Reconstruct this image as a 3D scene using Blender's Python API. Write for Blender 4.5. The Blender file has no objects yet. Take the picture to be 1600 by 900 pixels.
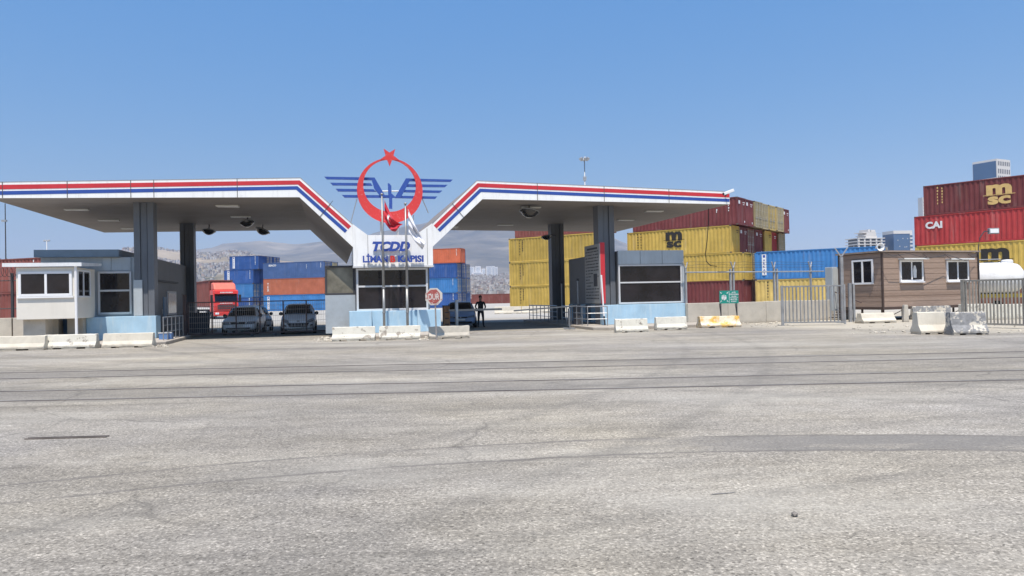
import bpy, bmesh, math, random
from mathutils import Vector, Matrix
R = math.radians
rnd = random.Random(7)
S = bpy.context.scene
COL = S.collection

# ---------------------------------------------------------------- camera, sky, sun, exposure
F = 1164.0                       # focal length in photo pixels (1600 wide)
CAM = Vector((0, 0, 1.65))
ROLL, PITCH = R(1.2), R(0.69)
fwd = Vector((0, math.cos(PITCH), math.sin(PITCH)))
up0 = Vector((0, -math.sin(PITCH), math.cos(PITCH)))
rt = Vector((1, 0, 0)) * math.cos(ROLL) - up0 * math.sin(ROLL)
upv = Vector((1, 0, 0)) * math.sin(ROLL) + up0 * math.cos(ROLL)
cd = bpy.data.cameras.new('camera')
cam = bpy.data.objects.new('camera', cd); COL.objects.link(cam)
cd.sensor_width = 36; cd.lens = F / 1600 * 36; cd.clip_end = 20000; cd.clip_start = 0.1
cam.matrix_world = Matrix(((rt.x, upv.x, -fwd.x, CAM.x), (rt.y, upv.y, -fwd.y, CAM.y), (rt.z, upv.z, -fwd.z, CAM.z), (0, 0, 0, 1)))
S.camera = cam
ELEV = 69
w = bpy.data.worlds.new('World'); S.world = w; w.use_nodes = True
nt = w.node_tree; bg = nt.nodes['Background']
sky = nt.nodes.new('ShaderNodeTexSky'); sky.sky_type = 'NISHITA'; sky.sun_disc = False
sky.sun_elevation = R(ELEV); sky.sun_rotation = R(180)
sky.air_density = 1.0; sky.dust_density = 1.0; sky.ozone_density = 3.0
hs = nt.nodes.new('ShaderNodeHueSaturation'); hs.inputs['Saturation'].default_value = 1.2
nt.links.new(sky.outputs[0], hs.inputs['Color'])
tcw = nt.nodes.new('ShaderNodeTexCoord'); spw = nt.nodes.new('ShaderNodeSeparateXYZ'); nt.links.new(tcw.outputs['Generated'], spw.inputs[0])
rw = nt.nodes.new('ShaderNodeValToRGB'); nt.links.new(spw.outputs[2], rw.inputs[0])     # summer haze: duller near the horizon, deeper blue above
rw.color_ramp.elements[0].position = .08; rw.color_ramp.elements[0].color = (.63, .555, .55, 1)
rw.color_ramp.elements[1].position = .38; rw.color_ramp.elements[1].color = (.72, .94, 1.0, 1)
mw = nt.nodes.new('ShaderNodeMix'); mw.data_type = 'RGBA'; mw.blend_type = 'MULTIPLY'; mw.inputs[0].default_value = 1
nt.links.new(hs.outputs[0], mw.inputs[6]); nt.links.new(rw.outputs[0], mw.inputs[7]); nt.links.new(mw.outputs[2], bg.inputs[0]); bg.inputs[1].default_value = 0.14
sl = bpy.data.lights.new('sun', 'SUN'); sl.energy = 5.0; sl.angle = R(0.5); sl.color = (1, .92, .83)
so = bpy.data.objects.new('sun', sl); COL.objects.link(so); so.rotation_euler = (R(90 - ELEV), 0, 0)
S.view_settings.view_transform = 'Standard'; S.view_settings.look = 'None'
S.view_settings.exposure = 0.3; S.view_settings.gamma = 1
S.cycles.volume_bounces = 1; S.cycles.max_bounces = 8

# ---------------------------------------------------------------- projection helpers (photo pixel -> place in the world)
def ray(px, py): return fwd + rt * ((px - 800) / F) - upv * ((py - 450) / F)
def P(px, py, D):
    d = ray(px, py); return CAM + d * (D / d.y)
def G(px, py, z=0.0):
    d = ray(px, py); return CAM + d * ((z - CAM.z) / d.z)
YAW = R(13.5); O = Vector((0, 35.5, 0)); ca, sa = math.cos(YAW), math.sin(YAW)
U = Vector((ca, sa, 0)); V = Vector((-sa, ca, 0))
def fb(px, py, v=0.0):
    "pixel -> (u, z) on the plane of the gate's front, v metres behind it"
    d = ray(px, py); t = ((O + V * v - CAM).dot(V)) / d.dot(V); p = CAM + d * t
    return ((p - O).dot(U), p.z)

# ---------------------------------------------------------------- materials
def srgb(r, g, b):
    f = lambda c: (c / 255 / 12.92) if c <= 10 else ((c / 255 + .055) / 1.055) ** 2.4
    return (f(r), f(g), f(b))
class NT:
    def __init__(s, name):
        s.m = bpy.data.materials.new(name); s.m.use_nodes = True; s.t = s.m.node_tree; s.b = s.t.nodes['Principled BSDF']
    def n(s, typ, **kw):
        x = s.t.nodes.new(typ)
        for k, v in kw.items(): setattr(x, k, v)
        return x
    def l(s, a, b): s.t.links.new(a, b)
    def coord(s, scale=(1, 1, 1), rand=True, kind='Object'):
        tc = s.n('ShaderNodeTexCoord'); mp = s.n('ShaderNodeMapping'); mp.inputs['Scale'].default_value = scale
        s.l(tc.outputs[kind], mp.inputs['Vector'])
        if rand:
            oi = s.n('ShaderNodeObjectInfo'); ml = s.n('ShaderNodeMath', operation='MULTIPLY'); ml.inputs[1].default_value = 50
            s.l(oi.outputs['Random'], ml.inputs[0]); s.l(ml.outputs[0], mp.inputs['Location'])
        return mp.outputs[0]
    def noise(s, vec, scale, detail=4, rough=.6):
        x = s.n('ShaderNodeTexNoise'); x.inputs['Scale'].default_value = scale; x.inputs['Detail'].default_value = detail
        x.inputs['Roughness'].default_value = rough; s.l(vec, x.inputs['Vector']); return x.outputs['Fac']
    def ramp(s, fac, stops):
        x = s.n('ShaderNodeValToRGB'); e = x.color_ramp.elements
        while len(e) < len(stops): e.new(.5)
        for el, (p, c) in zip(e, stops):
            el.position = p; el.color = (c, c, c, 1) if isinstance(c, (int, float)) else (*c, 1)
        s.l(fac, x.inputs[0]); return x.outputs[0]
    def mix(s, fac, a, b, mode='MIX'):
        x = s.n('ShaderNodeMix', data_type='RGBA', blend_type=mode)
        for sock, v in ((x.inputs[0], fac), (x.inputs[6], a), (x.inputs[7], b)):
            if isinstance(v, (int, float)): sock.default_value = v
            elif isinstance(v, tuple): sock.default_value = (*v, 1)
            else: s.l(v, sock)
        return x.outputs[2]
    def bump(s, h, strength, dist=.02):
        x = s.n('ShaderNodeBump'); x.inputs['Strength'].default_value = strength; x.inputs['Distance'].default_value = dist
        s.l(h, x.inputs['Height']); s.l(x.outputs[0], s.b.inputs['Normal'])
    def math(s, op, a, b=None):
        x = s.n('ShaderNodeMath', operation=op)
        for sock, v in ((x.inputs[0], a), (x.inputs[1], b)):
            if v is None: continue
            if isinstance(v, (int, float)): sock.default_value = v
            else: s.l(v, sock)
        return x.outputs[0]
MATS = {}
def mat(name, col, rough=.6, var=.12, scale=2.0, metal=0.0, dirt=0.0, dirtcol=(.22, .19, .15), spec=.4, streak=False, bump=0.0):
    "painted / plain surface with gentle mottling, optional vertical dirt streaks"
    if name in MATS: return MATS[name]
    k = NT(name); v = k.coord()
    f = k.noise(v, scale, 5)
    dark = tuple(c * (1 - var) for c in col); light = tuple(min(1, c * (1 + var)) for c in col)
    c = k.ramp(f, [(.3, dark), (.7, light)])
    if dirt > 0:
        v2 = k.coord((3, 3, .35) if streak else (1, 1, 1))
        f2 = k.ramp(k.noise(v2, 2.2, 6, .7), [(.5, 0.0), (.78, dirt)])
        c = k.mix(f2, c, dirtcol)
    k.l(c, k.b.inputs['Base Color']); k.b.inputs['Roughness'].default_value = rough; k.b.inputs['Metallic'].default_value = metal
    k.b.inputs['Specular IOR Level'].default_value = spec
    if bump > 0: k.bump(k.noise(v, 25, 5), bump, .01)
    MATS[name] = k.m; return k.m
def peel(name, paint, under, thr=.6, soft=.03, scale=3, speck=True):
    "weathered concrete under flaking paint"
    if name in MATS: return MATS[name]
    k = NT(name); v = k.coord()
    base = k.ramp(k.noise(v, 1.6, 5), [(.3, tuple(c * .86 for c in paint)), (.7, tuple(min(1, c * 1.08) for c in paint))])
    un = k.ramp(k.noise(v, 9, 5), [(.3, tuple(c * .7 for c in under)), (.7, tuple(c * 1.25 for c in under))])
    m = k.ramp(k.noise(v, scale, 8, .68), [(thr, 0.0), (thr + soft, 1.0)])
    c = k.mix(m, base, un)
    if speck:
        sp = k.ramp(k.noise(v, 17, 6, .75), [(.66, 0.0), (.72, .7)])
        c = k.mix(sp, c, (.1, .09, .08))
    # grime along the foot
    sep = k.n('ShaderNodeSeparateXYZ'); tc = k.n('ShaderNodeTexCoord'); k.l(tc.outputs['Object'], sep.inputs[0])
    zz = k.math('ADD', sep.outputs[2], k.math('MULTIPLY', k.noise(v, 5, 4), .25))
    g = k.ramp(zz, [(.12, .55), (.3, 0.0)])
    c = k.mix(g, c, (.28, .24, .19))
    k.l(c, k.b.inputs['Base Color']); k.b.inputs['Roughness'].default_value = .9; k.b.inputs['Specular IOR Level'].default_value = .2
    k.bump(k.noise(v, 22, 6), .5, .012)
    MATS[name] = k.m; return k.m
def contpaint(name, col, rust=.45):
    if name in MATS: return MATS[name]
    k = NT(name); v = k.coord()
    c = k.ramp(k.noise(v, .7, 5), [(.3, tuple(x * .82 for x in col)), (.72, tuple(min(1, x * 1.14 + .008) for x in col))])
    v2 = k.coord((2.4, 2.4, .25))
    c = k.mix(k.ramp(k.noise(v2, 1.6, 6, .7), [(.52, 0.0), (.8, rust)]), c, (.13, .075, .045))
    c = k.mix(k.ramp(k.noise(v, 7, 6, .75), [(.68, 0.0), (.74, rust * 1.4)]), c, (.16, .08, .045))
    c = k.mix(k.ramp(k.noise(v2, .8, 4), [(.55, 0.0), (.8, .22)]), c, (.45, .42, .38))
    oi = k.n('ShaderNodeObjectInfo'); c = k.mix(1.0, c, k.ramp(oi.outputs['Random'], [(0, .8), (1, 1.14)]), 'MULTIPLY')
    k.l(c, k.b.inputs['Base Color']); k.b.inputs['Roughness'].default_value = .62; k.b.inputs['Specular IOR Level'].default_value = .25
    MATS[name] = k.m; return k.m
def glass(name='dark_glass', col=(.014, .012, .014), spec=.5, rough=.06):
    if name in MATS: return MATS[name]
    k = NT(name); v = k.coord()
    c = k.ramp(k.noise(v, .9, 5), [(.35, tuple(x * .7 for x in col)), (.75, tuple(x * 2.0 for x in col))])
    k.l(c, k.b.inputs['Base Color']); k.b.inputs['Roughness'].default_value = rough; k.b.inputs['Specular IOR Level'].default_value = spec
    k.l(k.ramp(k.noise(v, 3, 5), [(.4, rough), (.8, rough + .15)]), k.b.inputs['Roughness'])
    MATS[name] = k.m; return k.m

M_WHITE = mat('white_cladding', (.87, .87, .85), .45, .05, .6, dirt=.4, dirtcol=(.5, .48, .43), streak=True)
M_RED = mat('red_stripe', (.55, .035, .045), .5, .1, 1)
M_BLUE = mat('blue_stripe', (.03, .08, .33), .5, .1, 1)
M_SOFFIT = mat('grey_soffit', (.225, .2, .182), .7, .1, .5, dirt=.35, dirtcol=(.1, .09, .08))
M_COLUMN = mat('grey_column_cladding', (.13, .14, .155), .45, .1, 1, dirt=.3, dirtcol=(.08, .075, .07), streak=True)
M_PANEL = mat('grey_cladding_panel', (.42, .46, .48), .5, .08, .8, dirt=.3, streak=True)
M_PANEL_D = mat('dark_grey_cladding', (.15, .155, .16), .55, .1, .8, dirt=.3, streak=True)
M_SEAM = mat('seam', (.08, .08, .08), .8)
M_ALU = mat('pale_window_frame', (.58, .58, .58), .45, .06)
M_PVC = mat('white_window_frame', (.8, .8, .8), .35, .03)
M_BASE = mat('sky_blue_paint', (.37, .55, .68), .7, .12, 1.2, dirt=.85, dirtcol=(.56, .66, .7), streak=True)
M_CREAM = mat('cream_panel', (.74, .70, .62), .55, .05, .8, dirt=.2, dirtcol=(.5, .45, .38), streak=True)
M_GALV = mat('galvanised_steel', (.36, .37, .38), .45, .15, 4, metal=.3)
M_CHROME = mat('steel_rail', (.38, .38, .38), .35, .1, 5, metal=.7)
M_BLACK = mat('black_plastic', (.02, .02, .021), .5)
M_DARK = mat('dark_metal', (.05, .05, .055), .6)
M_RUST = mat('brown_gate_paint', (.075, .05, .045), .65, .3, 3, dirt=.6, dirtcol=(.16, .08, .05))
M_GATEGREY = mat('weathered_grey_paint', (.25, .255, .26), .6, .2, 3, dirt=.6, dirtcol=(.2, .15, .11))
M_CONC = peel('bare_concrete', (.50, .46, .39), (.38, .35, .30), .62, .1, 2.5)
M_BARR = peel('whitewashed_concrete', (.67, .64, .55), (.36, .32, .27), .57)
M_BARRC = peel('plain_cream_concrete', (.63, .58, .48), (.5, .46, .38), .64, .06)
M_BARRY = peel('faded_yellow_concrete', (.72, .64, .5), (.68, .4, .09), .47, .12, 2.2)
M_BARRG = peel('flaked_grey_concrete', (.62, .57, .48), (.26, .26, .26), .47, .02, 2.6)
M_KERB = peel('kerb_concrete', (.42, .38, .33), (.3, .27, .23), .58, .1, 3)
M_GLASS = glass()
M_TYRE = mat('tyre_rubber', (.018, .018, .018), .85)
M_RIM = mat('wheel_rim', (.35, .35, .36), .35, .05, metal=.6)
M_LAMP = mat('lamp_lens', (.8, .82, .85), .15, .05)
M_FADED = mat('plate_white', (.7, .7, .68), .5)

# ---------------------------------------------------------------- mesh helpers
class MB:
    def __init__(s): s.v = []; s.f = []; s.sm = False
    def add(s, vs, fs):
        o = len(s.v); s.v += [tuple(x) for x in vs]; s.f += [tuple(i + o for i in f) for f in fs]; return s
    def box(s, a, b):
        (x0, y0, z0), (x1, y1, z1) = a, b
        if x0 > x1: x0, x1 = x1, x0
        if y0 > y1: y0, y1 = y1, y0
        if z0 > z1: z0, z1 = z1, z0
        return s.add([(x0, y0, z0), (x1, y0, z0), (x1, y1, z0), (x0, y1, z0), (x0, y0, z1), (x1, y0, z1), (x1, y1, z1), (x0, y1, z1)],
                     [(0, 3, 2, 1), (4, 5, 6, 7), (0, 1, 5, 4), (1, 2, 6, 5), (2, 3, 7, 6), (3, 0, 4, 7)])
    def prism_xz(s, poly, y0, y1):
        "polygon in (x,z) extruded along y"
        n = len(poly); ar = sum(poly[i][0] * poly[(i + 1) % n][1] - poly[(i + 1) % n][0] * poly[i][1] for i in range(n))
        if ar < 0: poly = poly[::-1]
        vs = [(x, y0, z) for x, z in poly] + [(x, y1, z) for x, z in poly]
        fs = [tuple(range(n)), tuple(range(2 * n - 1, n - 1, -1))] + [(i, i + n, (i + 1) % n + n, (i + 1) % n) for i in range(n)]
        return s.add(vs, fs)
    def prism_xy(s, poly, z0, z1):
        n = len(poly); ar = sum(poly[i][0] * poly[(i + 1) % n][1] - poly[(i + 1) % n][0] * poly[i][1] for i in range(n))
        if ar < 0: poly = poly[::-1]
        vs = [(x, y, z0) for x, y in poly] + [(x, y, z1) for x, y in poly]
        return s.add(vs, [tuple(range(n - 1, -1, -1)), tuple(range(n, 2 * n))] + [(i, (i + 1) % n, (i + 1) % n + n, i + n) for i in range(n)])
    def prism_yz(s, poly, x0, x1):
        n = len(poly); ar = sum(poly[i][0] * poly[(i + 1) % n][1] - poly[(i + 1) % n][0] * poly[i][1] for i in range(n))
        if ar < 0: poly = poly[::-1]
        vs = [(x0, y, z) for y, z in poly] + [(x1, y, z) for y, z in poly]
        return s.add(vs, [tuple(range(n - 1, -1, -1)), tuple(range(n, 2 * n))] + [(i, (i + 1) % n, (i + 1) % n + n, i + n) for i in range(n)])
    def tube(s, pts, r, n=8, r1=None, cap=True):
        pts = [Vector(p) for p in pts]; rings = []
        for i, p in enumerate(pts):
            a = pts[max(0, i - 1)]; b = pts[min(len(pts) - 1, i + 1)]; d = (b - a).normalized()
            x = d.cross(Vector((0, 0, 1)) if abs(d.z) < .95 else Vector((1, 0, 0))).normalized(); y = d.cross(x)
            rr = r if r1 is None else r + (r1 - r) * i / max(1, len(pts) - 1)
            rings.append([p + x * rr * math.cos(2 * math.pi * k / n) + y * rr * math.sin(2 * math.pi * k / n) for k in range(n)])
        vs = [q for rg in rings for q in rg]; fs = []
        for i in range(len(pts) - 1):
            for k in range(n): fs.append((i * n + k, i * n + (k + 1) % n, (i + 1) * n + (k + 1) % n, (i + 1) * n + k))
        if cap: fs += [tuple(range(n - 1, -1, -1)), tuple(range((len(pts) - 1) * n, len(pts) * n))]
        return s.add(vs, fs)
    def bar(s, a, b, t, t2=None):
        "square bar between two points"
        a = Vector(a); b = Vector(b); d = (b - a).normalized(); t2 = t2 or t
        x = d.cross(Vector((0, 0, 1)) if abs(d.z) < .95 else Vector((0, 1, 0))).normalized(); y = d.cross(x)
        c = [(-1, -1), (1, -1), (1, 1), (-1, 1)]
        vs = [p + x * (t / 2 * i) + y * (t2 / 2 * j) for p in (a, b) for i, j in c]
        return s.add(vs, [(3, 2, 1, 0), (4, 5, 6, 7), (0, 1, 5, 4), (1, 2, 6, 5), (2, 3, 7, 6), (3, 0, 4, 7)])
    def lathe(s, c, axis, prof, n=20):
        "prof: (radius, offset along axis)"
        c = Vector(c); d = Vector(axis).normalized(); x = d.cross(Vector((0, 0, 1)) if abs(d.z) < .95 else Vector((1, 0, 0))).normalized(); y = d.cross(x)
        vs = [c + d * h + x * r * math.cos(2 * math.pi * k / n) + y * r * math.sin(2 * math.pi * k / n) for r, h in prof for k in range(n)]
        fs = [(i * n + k, i * n + (k + 1) % n, (i + 1) * n + (k + 1) % n, (i + 1) * n + k) for i in range(len(prof) - 1) for k in range(n)]
        fs += [tuple(range(n - 1, -1, -1)), tuple(range((len(prof) - 1) * n, len(prof) * n))]
        return s.add(vs, fs)
    def grid(s, fn, nu, nv):
        vs = [fn(i / nu, j / nv) for j in range(nv + 1) for i in range(nu + 1)]
        return s.add(vs, [(j * (nu + 1) + i, j * (nu + 1) + i + 1, (j + 1) * (nu + 1) + i + 1, (j + 1) * (nu + 1) + i) for j in range(nv) for i in range(nu)])
    def xf(s, fn): s.v = [tuple(fn(*p)) for p in s.v]; return s
    def mesh(s, name, m):
        me = bpy.data.meshes.new(name); me.from_pydata(s.v, [], s.f); me.update()
        bm = bmesh.new(); bm.from_mesh(me); bmesh.ops.recalc_face_normals(bm, faces=bm.faces); bm.to_mesh(me); bm.free()
        if m: me.materials.append(m)
        if s.sm:
            for p in me.polygons: p.use_smooth = True
        return me
    def build(s, name, m, parent=None, bevel=0, smooth=False, solid=0, sub=0):
        s.sm = smooth
        o = bpy.data.objects.new(name, s.mesh(name, m)); COL.objects.link(o)
        if parent: o.parent = parent
        if solid: q = o.modifiers.new('solidify', 'SOLIDIFY'); q.thickness = solid
        if bevel: q = o.modifiers.new('bevel', 'BEVEL'); q.width = bevel; q.segments = 2; q.limit_method = 'ANGLE'
        if sub: q = o.modifiers.new('subsurf', 'SUBSURF'); q.levels = sub; q.render_levels = sub
        return o
def tag(o, label=None, cat=None, group=None, kind=None):
    if label: o['label'] = label
    if cat: o['category'] = cat
    if group: o['group'] = group
    if kind: o['kind'] = kind
    return o
def thing(name, label, cat, loc=(0, 0, 0), rz=0, group=None):
    o = bpy.data.objects.new(name, None); COL.objects.link(o); o.location = loc; o.rotation_euler = (0, 0, rz); o.empty_display_size = .2
    return tag(o, label, cat, group)
def copy_tree(o, parent=None):
    c = o.copy(); COL.objects.link(c); c.parent = parent
    for ch in o.children: copy_tree(ch, c)
    return c
_tx = {}
def text_geo(body, bold=.0, shear=0, res=3):
    "outline of a line of writing, 1 unit tall capitals, flat in xy, centred in x, base at 0"
    key = (body, bold, shear)
    if key not in _tx:
        cu = bpy.data.curves.new('t', 'FONT'); cu.body = body; cu.size = 1.37; cu.offset = bold; cu.shear = shear; cu.align_x = 'CENTER'; cu.resolution_u = res
        o = bpy.data.objects.new('t', cu); COL.objects.link(o); bpy.context.view_layer.update()
        me = bpy.data.meshes.new_from_object(o.evaluated_get(bpy.context.evaluated_depsgraph_get()))
        _tx[key] = ([tuple(v.co) for v in me.vertices], [tuple(p.vertices) for p in me.polygons])
        bpy.data.objects.remove(o); bpy.data.curves.remove(cu); bpy.data.meshes.remove(me)
    return _tx[key]
def put_text(mb, body, h, place, bold=0., shear=0, width=None, thick=0):
    "place(x, y, d) -> point; x along the writing, y up, d towards the reader"
    vs, fs = text_geo(body, bold, shear)
    x0, x1 = min(v[0] for v in vs), max(v[0] for v in vs); sx = h if width is None else width / (x1 - x0); cx = (x0 + x1) / 2
    mb.add([place((x - cx) * sx, y * h, thick) for x, y, z in vs], fs)
    if thick:
        edge = {}
        for f in fs:
            for a, b in zip(f, f[1:] + f[:1]):
                k = (min(a, b), max(a, b)); edge[k] = None if k in edge else (a, b)
        bv = [e for e in edge.values() if e]
        vs2 = []; fs2 = []
        for a, b in bv:
            n = len(vs2)
            for i, d in ((a, 0), (b, 0), (b, thick), (a, thick)): vs2.append(place((vs[i][0] - cx) * sx, vs[i][1] * h, d))
            fs2.append((n, n + 1, n + 2, n + 3))
        mb.add(vs2, fs2)
    return mb

# ---------------------------------------------------------------- the ground
def ground_mat():
    k = NT('bleached_asphalt'); v = k.coord(rand=False)
    big = k.noise(v, .09, 6, .6); vs = k.coord((.12, .55, 1), rand=False); st = k.noise(vs, .55, 6, .65)
    f = k.math('ADD', k.math('MULTIPLY', big, .55), k.math('MULTIPLY', st, .45))
    c = k.ramp(f, [(.36, (.192, .180, .160)), (.5, (.270, .254, .224)), (.64, (.358, .334, .288))])
    vm = k.coord((.45, 1.0, 1), rand=False); md = k.noise(vm, 3.2, 6, .75)
    c = k.mix(1.0, c, k.ramp(md, [(.3, .8), (.5, 1.0), (.7, 1.2)]), 'MULTIPLY')
    vw = k.coord((.07, .5, 1), rand=False); vw.node.inputs['Rotation'].default_value = (0, 0, -.28)
    c = k.mix(1.0, c, k.ramp(k.noise(vw, 1.1, 5, .55), [(.36, .87), (.5, 1.0), (.62, 1.09)]), 'MULTIPLY')
    vw2 = k.coord((.035, .9, 1), rand=False); vw2.node.inputs['Rotation'].default_value = (0, 0, -.2)
    c = k.mix(1.0, c, k.ramp(k.noise(vw2, 1.3, 4, .5), [(.62, 1.0), (.7, .8)]), 'MULTIPLY')
    # aggregate: pale and dark stones
    sp = k.noise(v, 30, 3, .75); sp2 = k.noise(v, 12, 5, .78)
    c = k.mix(1.0, c, k.ramp(sp, [(.3, .66), (.5, .98), (.7, 1.36)]), 'MULTIPLY')
    vc = k.n('ShaderNodeTexVoronoi'); vc.inputs['Scale'].default_value = 62; k.l(v, vc.inputs['Vector']); sx0 = k.n('ShaderNodeSeparateXYZ'); k.l(vc.outputs['Color'], sx0.inputs[0])
    c = k.mix(1.0, c, k.ramp(sx0.outputs[0], [(.0, .5), (.12, .84), (.5, 1.0), (.85, 1.16), (1.0, 1.7)]), 'MULTIPLY')
    c = k.mix(1.0, c, k.ramp(k.noise(v, .16, 5, .6), [(.36, (1.0, .99, 1.0)), (.62, (1.04, 1.0, .92))]), 'MULTIPLY')
    c = k.mix(1.0, c, k.ramp(sp2, [(.3, .86), (.5, 1.0), (.72, 1.14)]), 'MULTIPLY')
    # tyre tracks: faint curved bands worn by turning lorries
    for (cx, cy, r_, wd_, st_) in ((-30, 30, 36.0, .22, .16), (-30, 30, 38.1, .25, .18), (14, -22, 30.5, .22, .16), (14, -22, 32.6, .25, .15), (40, 70, 66, .3, .15), (40, 70, 68.2, .3, .15), (-6, 60, 47, .3, .14), (-6, 60, 49.2, .3, .13), (-60, -40, 66, .25, .16), (-60, -40, 68.1, .25, .16), (2, 48, 31.5, .35, .16), (2, 48, 29.4, .35, .16), (10, 62, 40.5, .4, .13)):
        sb_ = k.n('ShaderNodeVectorMath', operation='DISTANCE'); k.l(v, sb_.inputs[0]); sb_.inputs[1].default_value = (cx, cy, 0)
        wob = k.math('MULTIPLY', k.math('SUBTRACT', md, .5), .5)
        dd = k.math('ABSOLUTE', k.math('ADD', k.math('SUBTRACT', sb_.outputs['Value'], r_), wob))
        mk = k.math('MULTIPLY', k.ramp(k.math('DIVIDE', dd, wd_ * 4), [(.0, st_ * 2.2), (.25, 0.0)]), k.ramp(big, [(.36, .25), (.58, 1.0)]))
        c = k.mix(mk, c, (.11, .105, .095))
    # trench repair running across the foreground, dark at the right, worn away to the left
    sx_ = k.n('ShaderNodeSeparateXYZ'); k.l(v, sx_.inputs[0])
    xx = k.math('SUBTRACT', sx_.outputs[0], 2.3); fy = k.math('SUBTRACT', 8.16, k.math('MULTIPLY', k.math('MULTIPLY', xx, xx), .033))
    dd = k.math('ABSOLUTE', k.math('SUBTRACT', sx_.outputs[1], fy)); wig = k.math('MULTIPLY', k.math('SUBTRACT', k.noise(v, 1.1, 7, .7), .5), .2)
    dd = k.math('ADD', dd, wig)
    inside = k.ramp(k.math('ADD', dd, k.math('MULTIPLY', k.math('SUBTRACT', k.noise(v, .6, 8, .75), .5), .3)), [(.36, 1.0), (.46, 0.0)])
    edge = k.math('MULTIPLY', k.ramp(k.math('ABSOLUTE', k.math('SUBTRACT', dd, .41)), [(.0, .8), (.06, 0.0)]), k.ramp(k.noise(v, .9, 5, .7), [(.33, .1), (.5, 1.0)]))
    stg = k.ramp(k.math('MULTIPLY', k.math('ADD', sx_.outputs[0], 8), .06), [(.2, .05), (.4, .22), (.52, .3), (.68, .85)])
    vs2 = k.coord((.35, 1.3, 1), rand=False); vs2.node.inputs['Rotation'].default_value = (0, 0, .5)
    worn = k.ramp(k.noise(vs2, .9, 7, .7), [(.50, 1.0), (.60, .12)])
    c = k.mix(k.math('MULTIPLY', k.math('MULTIPLY', inside, stg), worn), c, k.mix(1.0, (.185, .175, .16), k.ramp(sp, [(.3, .8), (.7, 1.2)]), 'MULTIPLY'))
    # dirty paving along the sunken rails
    for y_ in (13.9, 18.05):
        db = k.math('ABSOLUTE', k.math('ADD', k.math('SUBTRACT', sx_.outputs[1], y_), k.math('MULTIPLY', k.math('SUBTRACT', k.noise(v, .7, 6, .7), .5), 1.6)))
        c = k.mix(k.ramp(k.math('MULTIPLY', db, .5), [(.36, .38), (.6, 0.0)]), c, (.165, .155, .142))
    # dust drifts
    vd = k.coord((.25, .7, 1), rand=False)
    dn = k.ramp(k.noise(vd, .35, 7, .7), [(.5, 0.0), (.68, .6)])
    c = k.mix(dn, c, (.42, .395, .34))
    c = k.mix(edge, c, (.13, .12, .11))
    # cracks
    wv = k.n('ShaderNodeTexVoronoi', feature='DISTANCE_TO_EDGE'); wv.inputs['Scale'].default_value = .22
    wn = k.n('ShaderNodeTexNoise'); wn.inputs['Scale'].default_value = .8; wn.inputs['Detail'].default_value = 6
    k.l(v, wn.inputs['Vector']); ad = k.n('ShaderNodeVectorMath', operation='ADD'); k.l(v, ad.inputs[0]); k.l(wn.outputs['Color'], ad.inputs[1])
    k.l(ad.outputs[0], wv.inputs['Vector'])
    cr = k.math('MULTIPLY', k.ramp(wv.outputs['Distance'], [(.0, .42), (.009, 0.0)]), k.ramp(k.noise(v, .2, 3), [(.44, 0.0), (.56, 1.0)]))
    c = k.mix(cr, c, (.07, .065, .06))
    # oil spots
    oil = k.ramp(k.noise(v, 1.1, 4, .6), [(.7, 0.0), (.74, .5)])
    c = k.mix(oil, c, (.12, .115, .11))
    # sandy shoulder on the right and along the kerbs
    sep = k.n('ShaderNodeSeparateXYZ'); k.l(v, sep.inputs[0])
    nn = k.math('MULTIPLY', k.noise(v, .5, 6, .7), 8)
    e = k.math('ADD', k.math('SUBTRACT', k.math('SUBTRACT', sep.outputs[1], k.math('MULTIPLY', k.math('SUBTRACT', 20, sep.outputs[0]), .9)), 26), nn)
    sand = k.math('MULTIPLY', k.ramp(k.math('MULTIPLY', e, .1), [(.25, 0.0), (.6, .85)]), k.ramp(k.math('MULTIPLY', sep.outputs[0], .05), [(.5, 0.0), (.7, 1.0)]))
    c = k.mix(sand, c, k.ramp(k.noise(v, 6, 6, .7), [(.3, (.36, .32, .25)), (.7, (.5, .46, .38))]))
    # paler concrete yard beyond the gate
    yd = k.ramp(k.math('MULTIPLY', k.math('SUBTRACT', sep.outputs[1], 50), .02), [(0.0, 0.0), (.25, .7)])
    c = k.mix(yd, c, (.42, .41, .385))
    k.l(c, k.b.inputs['Base Color']); k.b.inputs['Roughness'].default_value = .92; k.b.inputs['Specular IOR Level'].default_value = .15
    k.bump(k.math('ADD', sp, k.math('MULTIPLY', sp2, .8)), .55, .012)
    return k.m
g = MB(); xs = [-8500, -1500, -300, -80, -30, 0, 30, 80, 300, 1500, 8500]; ys = [-400, -40, 0, 20, 40, 80, 200, 1000, 3000, 8500]
g.add([(x, y, 0) for y in ys for x in xs], [(j * 11 + i, j * 11 + i + 1, (j + 1) * 11 + i + 1, (j + 1) * 11 + i) for j in range(9) for i in range(10)])
tag(g.build('ground', ground_mat()), kind='structure')

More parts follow.
